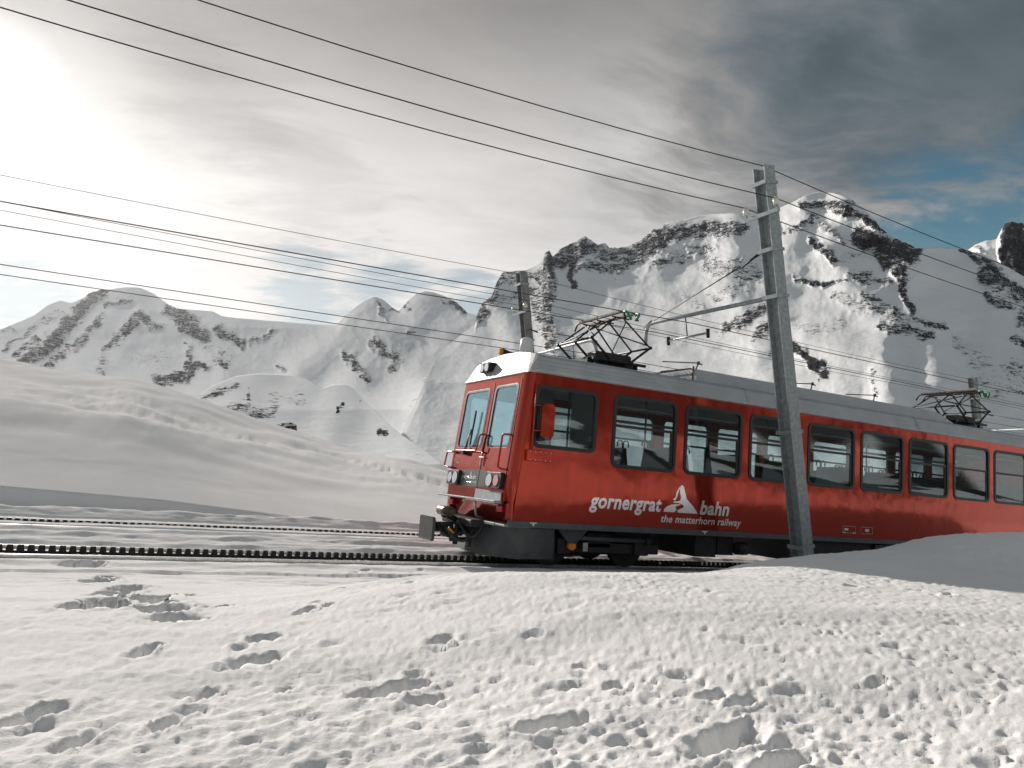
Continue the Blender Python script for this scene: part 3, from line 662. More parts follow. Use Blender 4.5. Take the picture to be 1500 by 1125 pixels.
massif('snowy_spur', spur, [(540, 5000), (600, 3500), (680, 2300), (780, 1700), (900, 1300)], scaps, sribs, MROCK, dx=1.3, ny=170, crag=1.2, rseed=9.4, amp=0.5)

horn = [(1400, 420, 12400), (1418, 366, 12400), (1430, 358, 12400), (1445, 352, 12300), (1452, 352, 12200), (1460, 350, 12100), (1466, 338, 12000), (1472, 328, 12000), (1480, 325, 12000), (1490, 326, 12000), (1500, 328, 12000), (1530, 350, 12000), (1570, 390, 12100), (1640, 450, 12200)]
massif('dark_horn', horn, [(325, 12000), (400, 11500), (470, 11000), (560, 10000)], [(1478, 330, 1470, 400, 12, 1.3), (1490, 330, 1500, 410, 16, 1.3), (1520, 360, 1540, 420, 20, 1.2), (1428, 362, 1436, 366, 6, .8)], [([(1480, 326), (1475, 400)], 20, 120)], MROCK, dx=1.3, ny=90, crag=2.0, rseed=3.3)

# ------------------------------------------------------------------ train
RAIL = -0.80
train = empty('rack_railway_train', tuple(TM @ np.array([0, 0, RAIL])), (0, SLOPE, 0))
tag(train, 'red rack railway train with grey roof and white mountain lettering on the snowy track', 'train')
LIFT = Matrix.Translation((0, 0, -RAIL))
def part(mb, name, m, parent=train, bevel=0.0):
    o = mb.build(name, m, parent, bevel)
    if parent is train: o.matrix_parent_inverse = Matrix.Identity(4); o.location = (0, 0, -RAIL)
    return o
HW = 1.325; TOP = 2.40; LEN = 16.2
def sf(h): return 0.105 * (h - 0.28)                  # rake of the front
def near(x, y, d): return (x, -HW + d, y)
def farw(x, y, d): return (x, HW - d, y)
def front(x, y, d): return (sf(y) + d, x, y)

wins = [(1.92 + 1.587 * i, 1.92 + 1.587 * i + 1.375) for i in range(9)]
cab = (0.36, 1.57)
for fn in (near, farw):
    holes = [rrect(a, b, 0.985, 2.235, 0.13) for a, b in wins] + [rrect(cab[0], cab[1], 1.19, 2.20, 0.12)]
    outer = [(0.10, 0.0), (LEN, 0.0), (LEN, TOP), (sf(TOP) + 0.12, TOP)]
    part(MB().loops([outer] + holes, 0.05, fn), 'side_wall', RED)
    # grey sole bar strip below the paint
    sg = -1 if fn is near else 1
    part(MB().box(0.02, LEN, sg * HW - 0.012, sg * HW + 0.012, -0.10, -0.003), 'sole_bar', SKIRT)
def window(fn, a, b, z0, z1, r, sash=True):
    fr = part(MB().loops([rrect(a - 0.012, b + 0.012, z0 - 0.012, z1 + 0.012, r + 0.012), rrect(a + 0.05, b - 0.05, z0 + 0.05, z1 - 0.05, r - 0.04)], 0.06,
                         lambda x, y, d: fn(x, y, d - 0.014)), 'window', BLACKR)
    MB().loops([rrect(a + 0.03, b - 0.03, z0 + 0.03, z1 - 0.03, r - 0.02)], 0.006, lambda x, y, d: fn(x, y, d + 0.014)).build('pane', GLASS, fr)
    if sash:
        zm = z0 + (z1 - z0) * 0.57
        y0, y1 = sorted((fn(0, 0, 0.0)[1], fn(0, 0, 0.04)[1]))
        MB().box(a + 0.04, b - 0.04, y0, y1, zm - 0.022, zm + 0.022).build('glazing_bar', BLACKR, fr)
        MB().box(b - 0.11, b - 0.04, y0 + 0.004, y1 - 0.004, z0 + 0.04, zm - 0.022).build('sash_post', BLACKR, fr)
    return fr
for fn in (near, farw):
    window(fn, cab[0], cab[1], 1.19, 2.20, 0.12, False)
    for a, b in wins: window(fn, a, b, 0.985, 2.235, 0.13)
# cab window divider
part(MB().box(1.02, 1.05, -HW + 0.02, -HW + 0.05, 1.22, 2.17), 'cab_window_post', DARK)

# rounded front corners
for sg in (-1, 1):
    rings = []
    for h in np.linspace(0.0, TOP, 10):
        s0 = sf(h); e = s0 + 0.12 if h > 0.3 else 0.10
        if h < 0.27: s0 = 0.10 - 0.03
        rings.append([(s0 - 0.0, sg * 1.13, h), (s0 + 0.006, sg * 1.20, h), (s0 + 0.03 if h > .27 else s0 + .01, sg * 1.265, h), (s0 + 0.065 if h > .27 else s0 + .02, sg * 1.305, h), (e, sg * HW, h)])
    part(MB().skin(rings, True), 'corner_panel', RED)
ws = (0.04, 1.05, 1.165, 2.20); dw = (-1.02, -0.20, 1.165, 2.215)
hole_w = rrect(*ws, 0.09); hole_d = rrect(*dw, 0.09)
part(MB().loops([[(-1.132, 0.28), (1.132, 0.28), (1.132, TOP), (-1.132, TOP)], hole_w, hole_d], 0.05, front), 'front_panel', RED)
for q, nm in ((ws, 'windscreen'), (dw, 'door_window')):
    fr = part(MB().loops([rrect(q[0] - .012, q[1] + .012, q[2] - .012, q[3] + .012, .10), rrect(q[0] + .022, q[1] - .022, q[2] + .022, q[3] - .022, .075)], 0.03, lambda x, y, d: front(x, y, d - 0.010)), nm, BLACKR)
    MB().loops([rrect(q[0] + .01, q[1] - .01, q[2] + .01, q[3] - .01, .08)], 0.006, lambda x, y, d: front(x, y, d + 0.004)).build('pane', WGLASS, fr)
    MB().loops([rrect(q[0] - .022, q[1] + .022, q[2] - .022, q[3] + .022, .108), rrect(q[0] - .012, q[1] + .012, q[2] - .012, q[3] + .012, .10)], 0.012, lambda x, y, d: front(x, y, d - 0.008)).build('trim', STEEL, fr)
# door seams
sm = part(MB().beam(front(-0.10, 0.30, -0.003), front(-0.10, 2.30, -0.003), 0.018, 0.01, (1, 0, 0)), 'door_seam', BLACKR)
part(MB().beam(front(-1.10, 0.45, -0.003), front(-1.10, 2.30, -0.003), 0.012, 0.01, (1, 0, 0)), 'door_seam', BLACKR)
hd = part(MB().beam(front(-0.15, 0.84, -0.035), front(-0.15, 1.06, -0.035), 0.022, 0.03, (1, 0, 0)).beam(front(-0.07, 0.98, -0.035), front(-0.25, 0.975, -0.035), 0.02, 0.03, (1, 0, 0)), 'door_handle', STEEL, bevel=0.004)
# grey band, badge and number
band = part(MB().loops([[(-0.085, .47), (0.62, .45), (0.66, .60), (0.62, .74), (0.3, .765), (-0.085, .77)]], 0.003, lambda x, y, d: front(x, y, d - 0.004)), 'grey_band', GREYB)
part(MB().loops([[(-0.52, .49), (-0.115, .475), (-0.115, .77), (-0.52, .745)]], 0.003, lambda x, y, d: front(x, y, d - 0.004)), 'grey_band', GREYB)

def text_mesh(name, body, x0, x1, y0, h, fn, m, shear=0.0, bold=0.0, parent=train, spacing=1.0):
    c = bpy.data.curves.new(name, 'FONT'); c.body = body; c.shear = shear; c.offset = bold; c.space_character = spacing
    c.resolution_u = 4; o = bpy.data.objects.new(name, c); COL.objects.link(o)
    me = bpy.data.meshes.new_from_object(o.evaluated_get(bpy.context.evaluated_depsgraph_get()))
    COL.objects.unlink(o); bpy.data.objects.remove(o)
    n = len(me.vertices); co = np.zeros(n * 3); me.vertices.foreach_get('co', co); co = co.reshape(-1, 3)
    lo, hi = co[:, 0].min(), co[:, 0].max(); sx = (x1 - x0) / (hi - lo)
    V = [fn(x0 + (x - lo) * sx, y0 + y * h, -0.003) for x, y, _ in co]
    me.vertices.foreach_set('co', np.array(V, float).ravel()); me.update()
    me.materials.clear(); me.materials.append(m)
    q = bpy.data.objects.new(name, me); COL.objects.link(q); q.parent = parent
    if parent is train: q.location = (0, 0, -RAIL)
    return q
EMB = [[(0, 0), (.02, .10), (.10, .2), (.22, .27), (.36, .305), (.50, .29), (.44, .26), (.36, .22), (.33, .17), (.37, .12), (.345, .05), (.30, 0)],
       [(.42, 0), (.39, .06), (.45, .12), (.55, .17), (.585, .23), (.545, .29), (.40, .345), (.26, .345), (.30, .40), (.40, .40), (.47, .44), (.49, .55), (.455, .70), (.435, .84), (.46, .93), (.50, 1.0), (.56, .93), (.585, .8), (.63, .62), (.66, .5), (.75, .38), (.86, .25), (.95, .1), (1, 0)],
       [(.25, .44), (.33, .55), (.35, .72), (.40, .85), (.455, .975), (.425, .84), (.395, .70), (.37, .56), (.335, .45)]]
def emblem(x0, x1, y0, y1, fn, parent=train):
    mb = MB()
    for L in EMB: mb.loops([[(x0 + a * (x1 - x0), y0 + b * (y1 - y0)) for a, b in L]], 0.003, lambda x, y, d: fn(x, y, d - 0.0035))
    return part(mb, 'mountain_emblem', WHITE, parent)
text_mesh('lettering', 'gornergrat', 1.53, 3.05, 0.285, 0.345, near, WHITE, 0.22, 0.028, spacing=1.05)
text_mesh('lettering', 'bahn', 3.93, 4.64, 0.285, 0.345, near, WHITE, 0.22, 0.028, spacing=1.05)
text_mesh('lettering', 'the matterhorn railway', 3.05, 4.95, 0.105, 0.18, near, WHITE, 0.22, 0.018, spacing=1.04)
emblem(3.10, 3.88, 0.285, 0.78, near)
bfn = lambda x, y, d: front(0.60 - x, y, d - 0.006)
text_mesh('lettering', 'gornergrat', 0.0, 0.30, 0.60, 0.105, bfn, WHITE, 0.2, 0.02)
text_mesh('lettering', 'bahn', 0.46, 0.62, 0.60, 0.105, bfn, WHITE, 0.2, 0.02)
text_mesh('lettering', 'the matterhorn railway', 0.27, 0.66, 0.525, 0.06, bfn, WHITE, 0.2, 0.02)
emblem(0.30, 0.46, 0.60, 0.73, bfn)
text_mesh('running_number', '3052', 0.0, 0.14, 0.86, 0.13, lambda x, y, d: front(0.98 - x, y, d - 0.003), OFFW, 0, 0.01)
# small data panels on the side
DIM = mat('faded_panel_print', (0.26, 0.22, 0.23), 0.5)
for a, b, bl in ((7.74, 8.14, ((0.0, .09, .085, .105), (.31, .40, .085, .105), (.05, .17, .14, .185))), (8.30, 8.67, ((.13, .25, .135, .19),))):
    q = part(MB().loops([rrect(a, b, 0.085, 0.235, 0.01, 2), rrect(a + .015, b - .015, 0.10, 0.22, 0.008, 2)], 0.003, lambda x, y, d: near(x, y, d - 0.004)), 'data_panel', DIM)
    for x0, x1, z0, z1 in bl: MB().box(a + x0, a + x1, -HW - .008, -HW - .0045, z0, z1).build('panel_mark', OFFW, q)
for s0 in (0.42, 4.0):
    part(MB().box(s0, s0 + .12, -HW - .016, -HW - .011, -0.035, -0.015).box(s0 + .045, s0 + .075, -HW - .016, -HW - .011, -0.07, -0.038), 'jacking_mark', OFFW)

# headlights
def disc(c, n, r, th, seg=16):
    c, n = Vector(c), Vector(n).normalized(); return MB().tube([c - n * th / 2, c + n * th / 2], r, seg)
nf = Vector((-1, 0, 0.105)).normalized()
for (t0, t1, cols) in ((-1.07, -0.50, (LAMPG, LAMPR)), (0.62, 1.12, (LAMPG, LAMPG))):
    hb = part(MB().loops([rrect(t0, t1, .475, .735, .05)], 0.10, lambda x, y, d: front(x, y, d - 0.07)), 'headlight', BLACKR, bevel=0.01)
    for k, mt in enumerate(cols):
        tc_ = (t1 - 0.16 if k == 0 else t0 + 0.15) if t0 < 0 else (t0 + 0.13 + 0.23 * k)
        p = Vector(front(tc_, .605, -0.078)); disc(p, nf, 0.105 if k == 0 else 0.09, 0.012, 20).build('lens', mt, hb)
# step, treads and lower apron
part(MB().box(-0.14, 0.02, -0.15, 1.24, 0.255, 0.285), 'footboard', GALV, bevel=0.006)
part(MB().loops([[(-1.11, .285), (-0.12, .285), (-0.12, .44), (-1.09, .425)]], 0.02, lambda x, y, d: front(x, y, d - 0.03)).box(-0.14, 0.0, -1.11, -0.152, 0.24, 0.284), 'kick_plate', GALV, bevel=0.004)
part(MB().skin([[(0.0, -1.13, 0.275), (0.0, 1.13, 0.275)], [(0.10, -1.13, 0.22), (0.10, 1.13, 0.22)], [(0.27, -1.13, -0.06), (0.27, 1.13, -0.06)]]), 'apron', RED)
for t0 in (-0.98, 1.0): part(MB().box(0.02, 0.14, t0 - .1, t0 + .1, 0.11, 0.2), 'marker_light', TAIL, bevel=0.008)
part(MB().tube(bent([(-0.10, -0.32, 0.25), (-0.06, -0.32, -0.02), (0.12, -0.32, -0.06)], .05), 0.022), 'step_bracket', GALV)
part(MB().box(-0.05, 0.25, -1.0, 0.3, -0.11, -0.065), 'step_tread', GALV, bevel=0.006)
part(MB().box(-0.04, 0.42, -1.33, -0.95, -0.105, -0.07), 'step_tread', GALV, bevel=0.006)
# grab rails
RP = mat('red_rail', (0.34, 0.035, 0.022), 0.35, 0.1)
F = front
part(MB().tube(bent([F(1.02, 1.07, 0), F(1.02, 1.07, -.08), F(1.30, 1.07, -.08), F(1.33, .80, -.08), F(1.08, .78, -.08), F(1.08, .78, 0)], .05), 0.016), 'grab_rail', RP)
part(MB().tube(bent([F(0.95, 1.10, 0), F(0.95, 1.10, -.07), F(0.05, 1.09, -.07), F(0.02, 1.36, -.07), F(-0.05, 1.38, -.07), F(-0.05, 1.38, 0)], .05), 0.016), 'grab_rail', RP)
part(MB().tube(bent([F(-1.06, 1.36, 0), F(-1.02, 1.36, -.10), F(-0.93, 1.36, -.10), F(-0.95, .82, -.10), F(-1.06, .79, -.08), F(-1.10, .79, 0)], .05), 0.018), 'grab_rail', RP)
part(MB().tube(bent([F(-0.18, 1.06, 0), F(-0.18, 1.06, -.06), F(-0.22, 1.36, -.06), F(-0.22, 1.36, 0)], .04), 0.014), 'grab_rail', BLACKR)
# wiper
wp = part(MB().tube([F(.60, 1.04, -.05), F(.42, 1.48, -.07)], .012).tube([F(.56, 1.04, -.05), F(.40, 1.44, -.07)], .007).box(-0.01, 0.09, .54, .66, 1.02, 1.09), 'wiper', BLACKR)
MB().beam(F(.40, 1.20, -.05), F(.37, 1.82, -.06), .02, .03, (1, 0, 0)).build('blade', BLACKR, wp)
# mirror
mr = part(MB().tube([(0.34, -1.36, 1.10), (0.345, -1.36, 2.25)], .012).tube([(0.34, -1.36, 1.86), (0.52, -1.43, 1.86)], .010).tube([(0.34, -1.36, 1.45), (0.52, -1.43, 1.45)], .010).box(.335, .365, -1.36, -1.32, 2.2, 2.26), 'mirror', RP)
MB().loops([rrect(.425, .665, 1.34, 1.90, .07)], .05, lambda x, y, d: (x, -1.47 + d, y)).build('mirror_housing', RED, mr, 0.012)
part(MB().box(.25, .74, -1.385, -1.318, .955, 1.135), 'equipment_box', RED, bevel=0.008)
for k in range(5):
    for z0 in (.975, 1.115): part(MB().box(.30 + k * .095, .312 + k * .095, -1.390, -1.384, z0 - .006, z0 + .006), 'rivet', STEEL)

# roof
prof = [(-1.325, 2.395), (-1.35, 2.41), (-1.35, 2.465), (-1.318, 2.472), (-1.312, 2.535), (-1.290, 2.542), (-1.284, 2.605), (-1.262, 2.612), (-1.254, 2.672), (-1.225, 2.705), (-1.15, 2.74), (-0.98, 2.775), (-0.6, 2.83), (0, 2.86)]
prof = prof + [(-a, b) for a, b in reversed(prof[:-1])]
def rring(s): return [(s, a, b) for a, b in prof]
nose = [(sf(TOP) + 0.0 + 0.42 * (b - 2.395) + 0.10 * (abs(a) / 1.33) ** 8, a, b) for a, b in prof]
part(MB().skin([nose] + [rring(s) for s in (5.1, 5.12, 10.2, 10.22, LEN + .02)]), 'roof', ROOFG)
for s0 in (5.0, 10.15): part(MB().skin([[(s, a * 1.004, b + .006) for a, b in prof] for s in (s0, s0 + .05)]), 'roof_joint', ROOFG)
low = [(sf(TOP) - 0.004, a * 0.985, 2.396) for a, b in prof]
part(MB().skin([low, [tuple(0.5 * (p + q) for p, q in zip(x, y)) for x, y in zip(low, nose)], nose], False), 'roof_front', ROOFW)
part(MB().box(sf(TOP) - .03, sf(TOP) + .05, -1.18, 1.18, 2.385, 2.41), 'roof_lip', ROOFW, bevel=.005)
# lamp on the roof front, horn, antenna dome
hl = part(MB().loops([rrect(.18, .58, 2.535, 2.715, .03)], .20, lambda x, y, d: (0.20 + d, x, y)), 'roof_lamp', DARK, bevel=.01)
for tq in (.28, .47): disc((0.192, tq, 2.625), (-1, 0, 0), .078, .015, 18).build('lens', LAMPG, hl)
hn = part(MB().tube([(.55, .42, 2.97), (.72, .42, 2.97), (.95, .42, 2.96)], [.075, .035, .03], 12).box(.62, 1.05, .30, .55, 2.80, 2.93), 'horn', DARK)
MB().tube([(.48, .42, 2.97), (.56, .42, 2.97)], [.05, .072], 12).build('horn_bell', ORANGE, hn)
part(MB().tube([(0.82, -.02, 2.80), (0.82, -.02, 3.08), (0.82, -.02, 3.19), (0.82, -.02, 3.22)], [.135, .125, .11, .07], 20), 'antenna_dome', OFFW)
# raised cover and service rails on the roof
cov = [(-.98, 2.74), (-.93, 2.99), (-.80, 3.03), (.80, 3.03), (.93, 2.99), (.98, 2.74)]
part(MB().skin([[(4.02, a, b) for a, b in cov], [(11.45, a, b) for a, b in cov], [(12.05, a, min(b, 2.80)) for a, b in cov]]).add([(4.02, a, b) for a, b in cov], [tuple(range(6))]), 'roof_cover', ROOFG)
gm = part(MB().tube([(3.30, -.80, 2.86), (4.02, -.80, 3.02)], .014).tube([(4.03, -.86, 2.80), (4.03, -.86, 3.06)], .02).tube([(4.03, .86, 2.80), (4.03, .86, 3.06)], .02).tube([(3.3, .8, 2.86), (4.02, .8, 3.02)], .014), 'walkway_frame', CARBON)
gr = MB()
for k in range(12): gr.beam((3.36 + k * .056, -.78, 2.865 + k * .0125), (3.36 + k * .056, .78, 2.865 + k * .0125), .012, .012)
for k in range(14): gr.beam((3.34, -.75 + k * .115, 2.86), (4.0, -.75 + k * .115, 3.008), .010, .010)
gr.build('grating', GALV, gm)
for s0 in (4.15, 7.3, 9.3):
    b_ = part(MB().tube([(s0 - .75, -.70, 3.08), (s0, -.86, 3.14)], .011).tube(bent([(s0 - .1, -.90, 2.98), (s0, -.86, 3.14), (s0 + .09, -.86, 3.12)], .03), .014).tube([(s0, -.86, 3.11), (s0, -.86, 3.17)], .03), 'cable_bracket', CARBON)

def pantograph(c, zh):
    bz = 2.96
    root = part(MB().box(c - .55, c + .55, -.30, .30, bz - .08, bz + .05).tube([(c - .6, -.55, bz), (c + .6, -.55, bz)], .03).tube([(c - .6, .55, bz), (c + .6, .55, bz)], .03)
                .tube([(c - .24, -.62, bz + .02), (c - .24, .62, bz + .02)], .035).tube([(c + .24, -.62, bz + .02), (c + .24, .62, bz + .02)], .035)
                .tube([(c - .45, -.45, 2.74), (c - .45, -.45, bz)], .04).tube([(c + .45, -.45, 2.74), (c + .45, -.45, bz)], .04).tube([(c - .45, .45, 2.74), (c - .45, .45, bz)], .04).tube([(c + .45, .45, 2.74), (c + .45, .45, bz)], .04), 'pantograph', PANTO)
    for sg in (-1, 1):
        for t in (-.58, .0, .58):
            MB().tube([(c + sg * .24, t, bz + .02), (c + sg * .67, t, 3.32)], .024).build('lower_arm', PANTO, root)
            MB().tube([(c + sg * .67, t, 3.32), (c + sg * .10, t * .82, zh - .06)], .017).build('upper_arm', PANTO, root)
        MB().tube([(c + sg * .67, -.62, 3.32), (c + sg * .67, .62, 3.32)], .02).build('cross_tube', PANTO, root)
        MB().tube([(c + sg * .60, -.58, 3.36), (c + sg * .16, .46, zh - .1)], .012).tube([(c + sg * .60, .58, 3.36), (c + sg * .16, -.46, zh - .1)], .012).build('brace', PANTO, root)
        for t in (-.58, .58): MB().tube([(c + sg * .67, t - .03, 3.32), (c + sg * .67, t + .03, 3.32)], .032).build('knuckle', PANTO, root)
        hd_ = MB().tube(bent([(c + sg * .14, -.86, zh - .14), (c + sg * .14, -.78, zh), (c + sg * .14, .78, zh), (c + sg * .14, .86, zh - .14)], .06), .02).build('head', PANTO, root)
        MB().beam((c + sg * .14, -.70, zh + .025), (c + sg * .14, -.04, zh + .025), .045, .03).build('contact_strip', CARBON, hd_)
        MB().beam((c + sg * .14, .04, zh + .025), (c + sg * .14, .70, zh + .025), .045, .03).build('contact_strip', CARBON, hd_)
        MB().tube(bent([(c + sg * .14, -.80, zh + .0), (c + sg * .14, -.90, zh - .02), (c + sg * .05, -.92, zh - .16)], .04), .026).build('end_horn', GREEN, root)
    for t in (-.5, 0, .5): MB().tube([(c - .2, t, zh - .05), (c + .2, t, zh - .05)], .014).build('head_link', PANTO, root)
    MB().loops([rrect(c - .46, c + .36, bz + .0, bz + .17, .05)], .26, lambda x, y, d: (x, -.42 + d, y)).build('spring_housing', PANTO, root, .02)
    return root
pantograph(2.52, 3.86); pantograph(13.45, 3.74)

# underframe and running gear
part(MB().box(.30, LEN, -1.28, 1.28, -.10, -.04), 'floor_frame', DARK)
part(MB().skin([[(-.08, 0, -.62), (-.02, 0, -.12)], [(.10, -.85, -.62), (.14, -.85, -.12)], [(.34, -1.12, -.62), (.36, -1.12, -.12)], [(.98, -1.18, -.60), (.98, -1.18, -.12)]], True)
     .skin([[(-.08, 0.002, -.62), (-.02, 0.002, -.12)], [(.10, .85, -.62), (.14, .85, -.12)], [(.34, 1.12, -.62), (.36, 1.12, -.12)], [(.98, 1.18, -.60), (.98, 1.18, -.12)]], True), 'snow_plough', PLOW)
def bogie(c):
    bg = part(MB().box(c - 1.25, c + 1.3, -1.0, -.86, -.50, -.32).box(c - 1.25, c + 1.3, .86, 1.0, -.50, -.32).box(c - .25, c + .25, -1.0, 1.0, -.42, -.16).box(c - 1.2, c - .9, -1.05, 1.05, -.66, -.2), 'bogie', DARK, bevel=.02)
    for w in (-.75, .85):
        for t in (-.56, .56):
            wh = disc((c + w, t, -.40), (0, 1, 0), .37, .10, 28).tube([(c + w, t - .08, -.40), (c + w, t + .08, -.40)], .16, 16).build('wheel', DARK, bg)
            MB().tube([(c + w, t - .05 * (1 if t < 0 else -1) - .006, -.40), (c + w, t - .05 * (1 if t < 0 else -1) + .002, -.40)], .375, 28).build('rim', DARK, wh)
        MB().box(c + w - .13, c + w + .13, -1.08, -.90, -.52, -.26).build('axle_box', DARK, bg, .02)
    MB().tube([(c - .62, -1.10, -.245), (c + .95, -1.10, -.255)], .045, 10).build('damper', PLOW, bg)
    MB().tube([(c + .9, -1.10, -.255), (c + 1.0, -1.10, -.255)], .075, 10).build('damper_end', DARK, bg)
    MB().loops([[(c - .95, -.10), (c - .35, -.10), (c - .50, -.26), (c - .58, -.34), (c - .72, -.34), (c - .8, -.26)]], .05, lambda x, y, d: (x, -1.17 + d, y)).build('bracket', PLOW, bg)
    MB().tube([(c - .64, -1.16, -.38), (c - .64, -1.06, -.38)], .07, 12).build('sensor', ORANGE, bg)
    MB().box(c - .42, c - .32, -1.14, -1.04, -.46, -.32).build('lever', STEEL, bg)
    return bg
bogie(2.0); bogie(13.2)
for c in (2.0, 13.2):
    part(MB().box(c - 1.0, c + .35, -.45, .5, -.62, -.12).box(c + .35, c + 1.5, -.48, .45, -.58, -.12), 'added_gearbox', DARK, bevel=.03)  # dark boxes added between the wheels to darken the space under the train
    part(MB().box(c - 1.2, c + 1.9, .98, 1.02, -.62, -.12), 'added_far_screen', DARK)  # added dark sheet on the far side, blocks bright snow behind the bogie
for (a, b, z0, y) in ((4.05, 4.55, -.50, -1.12), (4.62, 5.02, -.46, -1.08), (6.4, 9.05, -.52, -1.16), (9.15, 10.6, -.50, -1.18)):
    part(MB().box(a, b, y, 0.9, z0, -.11), 'equipment_case', DARK, bevel=.015)
part(MB().box(8.9, 10.4, -1.23, -1.19, -.44, -.13), 'control_cabinet', PLOW, bevel=.01)
for k in range(3): part(MB().box(9.05 + k * .45, 9.13 + k * .45, -1.242, -1.232, -.34, -.24), 'cabinet_label', OFFW)
part(MB().tube([(5.05, -1.12, -.32), (5.3, -1.12, -.32)], .12, 16), 'fan_end', DARK)
# front coupling, plate and hoses
cp = part(MB().beam((.25, 0, -.22), (-.72, 0, -.24), .16, .16).box(-.28, .3, -.62, .62, -.18, -.06), 'coupler', DARK, bevel=.02)
MB().loops([rrect(-.30, .30, -.46, -.07, .05)], .05, lambda x, y, d: (-.84 + d + .25 * x * x, x, y)).build('buffer_plate', PLOW, cp, .012)
MB().tube([(-.40, -.02, .02), (-.40, .42, .02)], .085, 14).tube([(-.40, -.14, .02), (-.40, .5, .02)], .04, 10).build('winch_drum', mat('oily_brass', (.12, .09, .06), .4, .6), cp)
MB().beam((-.40, .1, -.05), (-.1, .1, -.18), .12, .10).beam((-.40, .3, -.05), (-.1, .3, -.18), .1, .08).build('drum_bracket', DARK, cp)
hoses = [((-.15, -.25, -.10), (-.45, -.30, -.60), (-.66, -.12, -.20)), ((-.10, -.42, -.10), (-.25, -.50, -.72), (-.60, -.18, -.16)), ((-.05, -.15, -.12), (-.40, -.05, -.55), (-.62, .1, -.16)), ((-.05, -.60, -.10), (-.20, -.62, -.58), (-.35, -.25, -.10))]
for a, b, c in hoses: MB().tube(arc(a, b, c, 12), .026, 8).build('hose', BLACKR, cp)
MB().tube([(-.52, -.24, -.24), (-.42, -.27, -.33)], .035, 8).build('hose_collar', ORANGE, cp)
for k, (a, b) in enumerate((((-.1, -.3, -.3), (-.3, -.3, -.3)), ((-.1, -.2, -.42), (-.45, -.2, -.42)), ((-.35, -.2, -.5), (-.35, -.2, -.15)), ((-.15, -.35, -.52), (-.15, -.35, -.12)), ((-.1, .1, -.35), (-.5, .1, -.35)))):
    MB().tube([a, b], .03 + .008 * (k % 3), 8).build('linkage', DARK, cp)

# interior
part(MB().box(.35, LEN - .1, -1.26, 1.26, .42, .47), 'floor', INTER)
part(MB().box(.45, LEN - .1, -1.20, 1.20, 2.33, 2.36), 'ceiling', INTER)
part(MB().box(LEN - .06, LEN, -1.27, 1.27, 0, TOP), 'end_wall', RED)
part(MB().box(1.66, 1.70, -1.26, -.35, .47, 2.33).box(1.66, 1.70, .35, 1.26, .47, 1.15).box(1.66, 1.70, .35, 1.26, 1.15, 2.33), 'cab_partition', INTER)
part(MB().box(.30, .62, -1.0, 1.05, .47, 1.06), 'driver_desk', DARK, bevel=.02)
part(MB().box(.9, 1.35, .2, .7, .47, .95).box(1.28, 1.38, .22, .68, .95, 1.6), 'driver_seat', SEAT, bevel=.03)
def seat(s0, t0, t1, dr):
    b = MB().box(min(s0, s0 + dr * .45), max(s0, s0 + dr * .45), t0, t1, .80, .92)
    o = part(b, 'seat', SEAT, bevel=.03)
    MB().skin([[(s0 - dr * .02, t0, .85), (s0 - dr * .02, t1, .85)], [(s0 - dr * .10, t0, 1.42), (s0 - dr * .10, t1, 1.42)], [(s0 - dr * .02, t0, 1.44), (s0 - dr * .02, t1, 1.44)], [(s0 + dr * .06, t0, .9), (s0 + dr * .06, t1, .9)]]).build('seat_back', SEAT, o)
    tt = t1 - .06 if t0 < 0 else t0 + .06
    MB().tube(bent([(s0 - dr * .07, tt, 1.30), (s0 - dr * .08, tt, 1.58), (s0 - dr * .20, tt, 1.58), (s0 - dr * .2, tt, 1.46)], .05), .014).build('grab_loop', DARK, o)
for i, (a, b) in enumerate(wins):
    for t0, t1 in ((-1.22, -.34), (.34, 1.22)):
        seat(b + .04, t0, t1, -1)
        if i: seat(a - .04, t0, t1, 1)
for s0 in (3.4, 6.6, 9.8, 13.0):
    part(MB().tube([(s0, -.30, .47), (s0, -.30, 2.33)], .018), 'grab_pole', GALV)
part(MB().box(1.8, LEN - .2, -1.24, -.95, 2.02, 2.05).box(1.8, LEN - .2, .95, 1.24, 2.02, 2.05), 'luggage_rack', INTER)

# ------------------------------------------------------------------ tracks
TOOTH = MB().add([(-.044, -.03, 0), (.044, -.03, 0), (.032, -.03, .075), (-.032, -.03, .075), (-.044, .03, 0), (.044, .03, 0), (.032, .03, .075), (-.032, .03, .075)],
                 [(0, 1, 2, 3), (7, 6, 5, 4), (0, 4, 5, 1), (1, 5, 6, 2), (2, 6, 7, 3), (3, 7, 4, 0)]).mesh('tooth', RUST)
def track(tc_, zt, s0, s1, label, n_ind, i0):
    root = empty('rack_railway_track', tuple(TM @ np.array([0, tc_, zt - .12])), (0, SLOPE, 0)); tag(root, label, 'railway track')
    for g in (-.5, .5):
        MB().box(s0, s1, g - .03, g + .03, .0, .055).box(s0, s1, g - .06, g + .06, -.09, -.06).build('rail', STEEL, root)
    MB().box(s0, s1, -.032, .032, -.10, .045).build('rack_bar', RUST, root)
    k = 0; rest = MB(); s = s0
    while s < s1:
        if i0 <= s and k < n_ind:
            o = bpy.data.objects.new('tooth', TOOTH); COL.objects.link(o); o.parent = root; o.location = (s, 0, .043); k += 1
        else: rest.add([(s + v[0], v[1], .043 + v[2]) for v in [tuple(x.co) for x in TOOTH.vertices]], [tuple(p.vertices) for p in TOOTH.polygons])
        s += .12
    r = rest.build('distant_teeth', RUST, root); r['kind'] = 'stuff'
track(0.0, -.705, -9.6, 30.0, 'rack railway track under the red train with dark toothed rail', 180, -9.0)
track(3.8, -.68, -10.5, 40.0, 'empty rack railway track behind the red train with dark toothed rail', 120, -10.0)

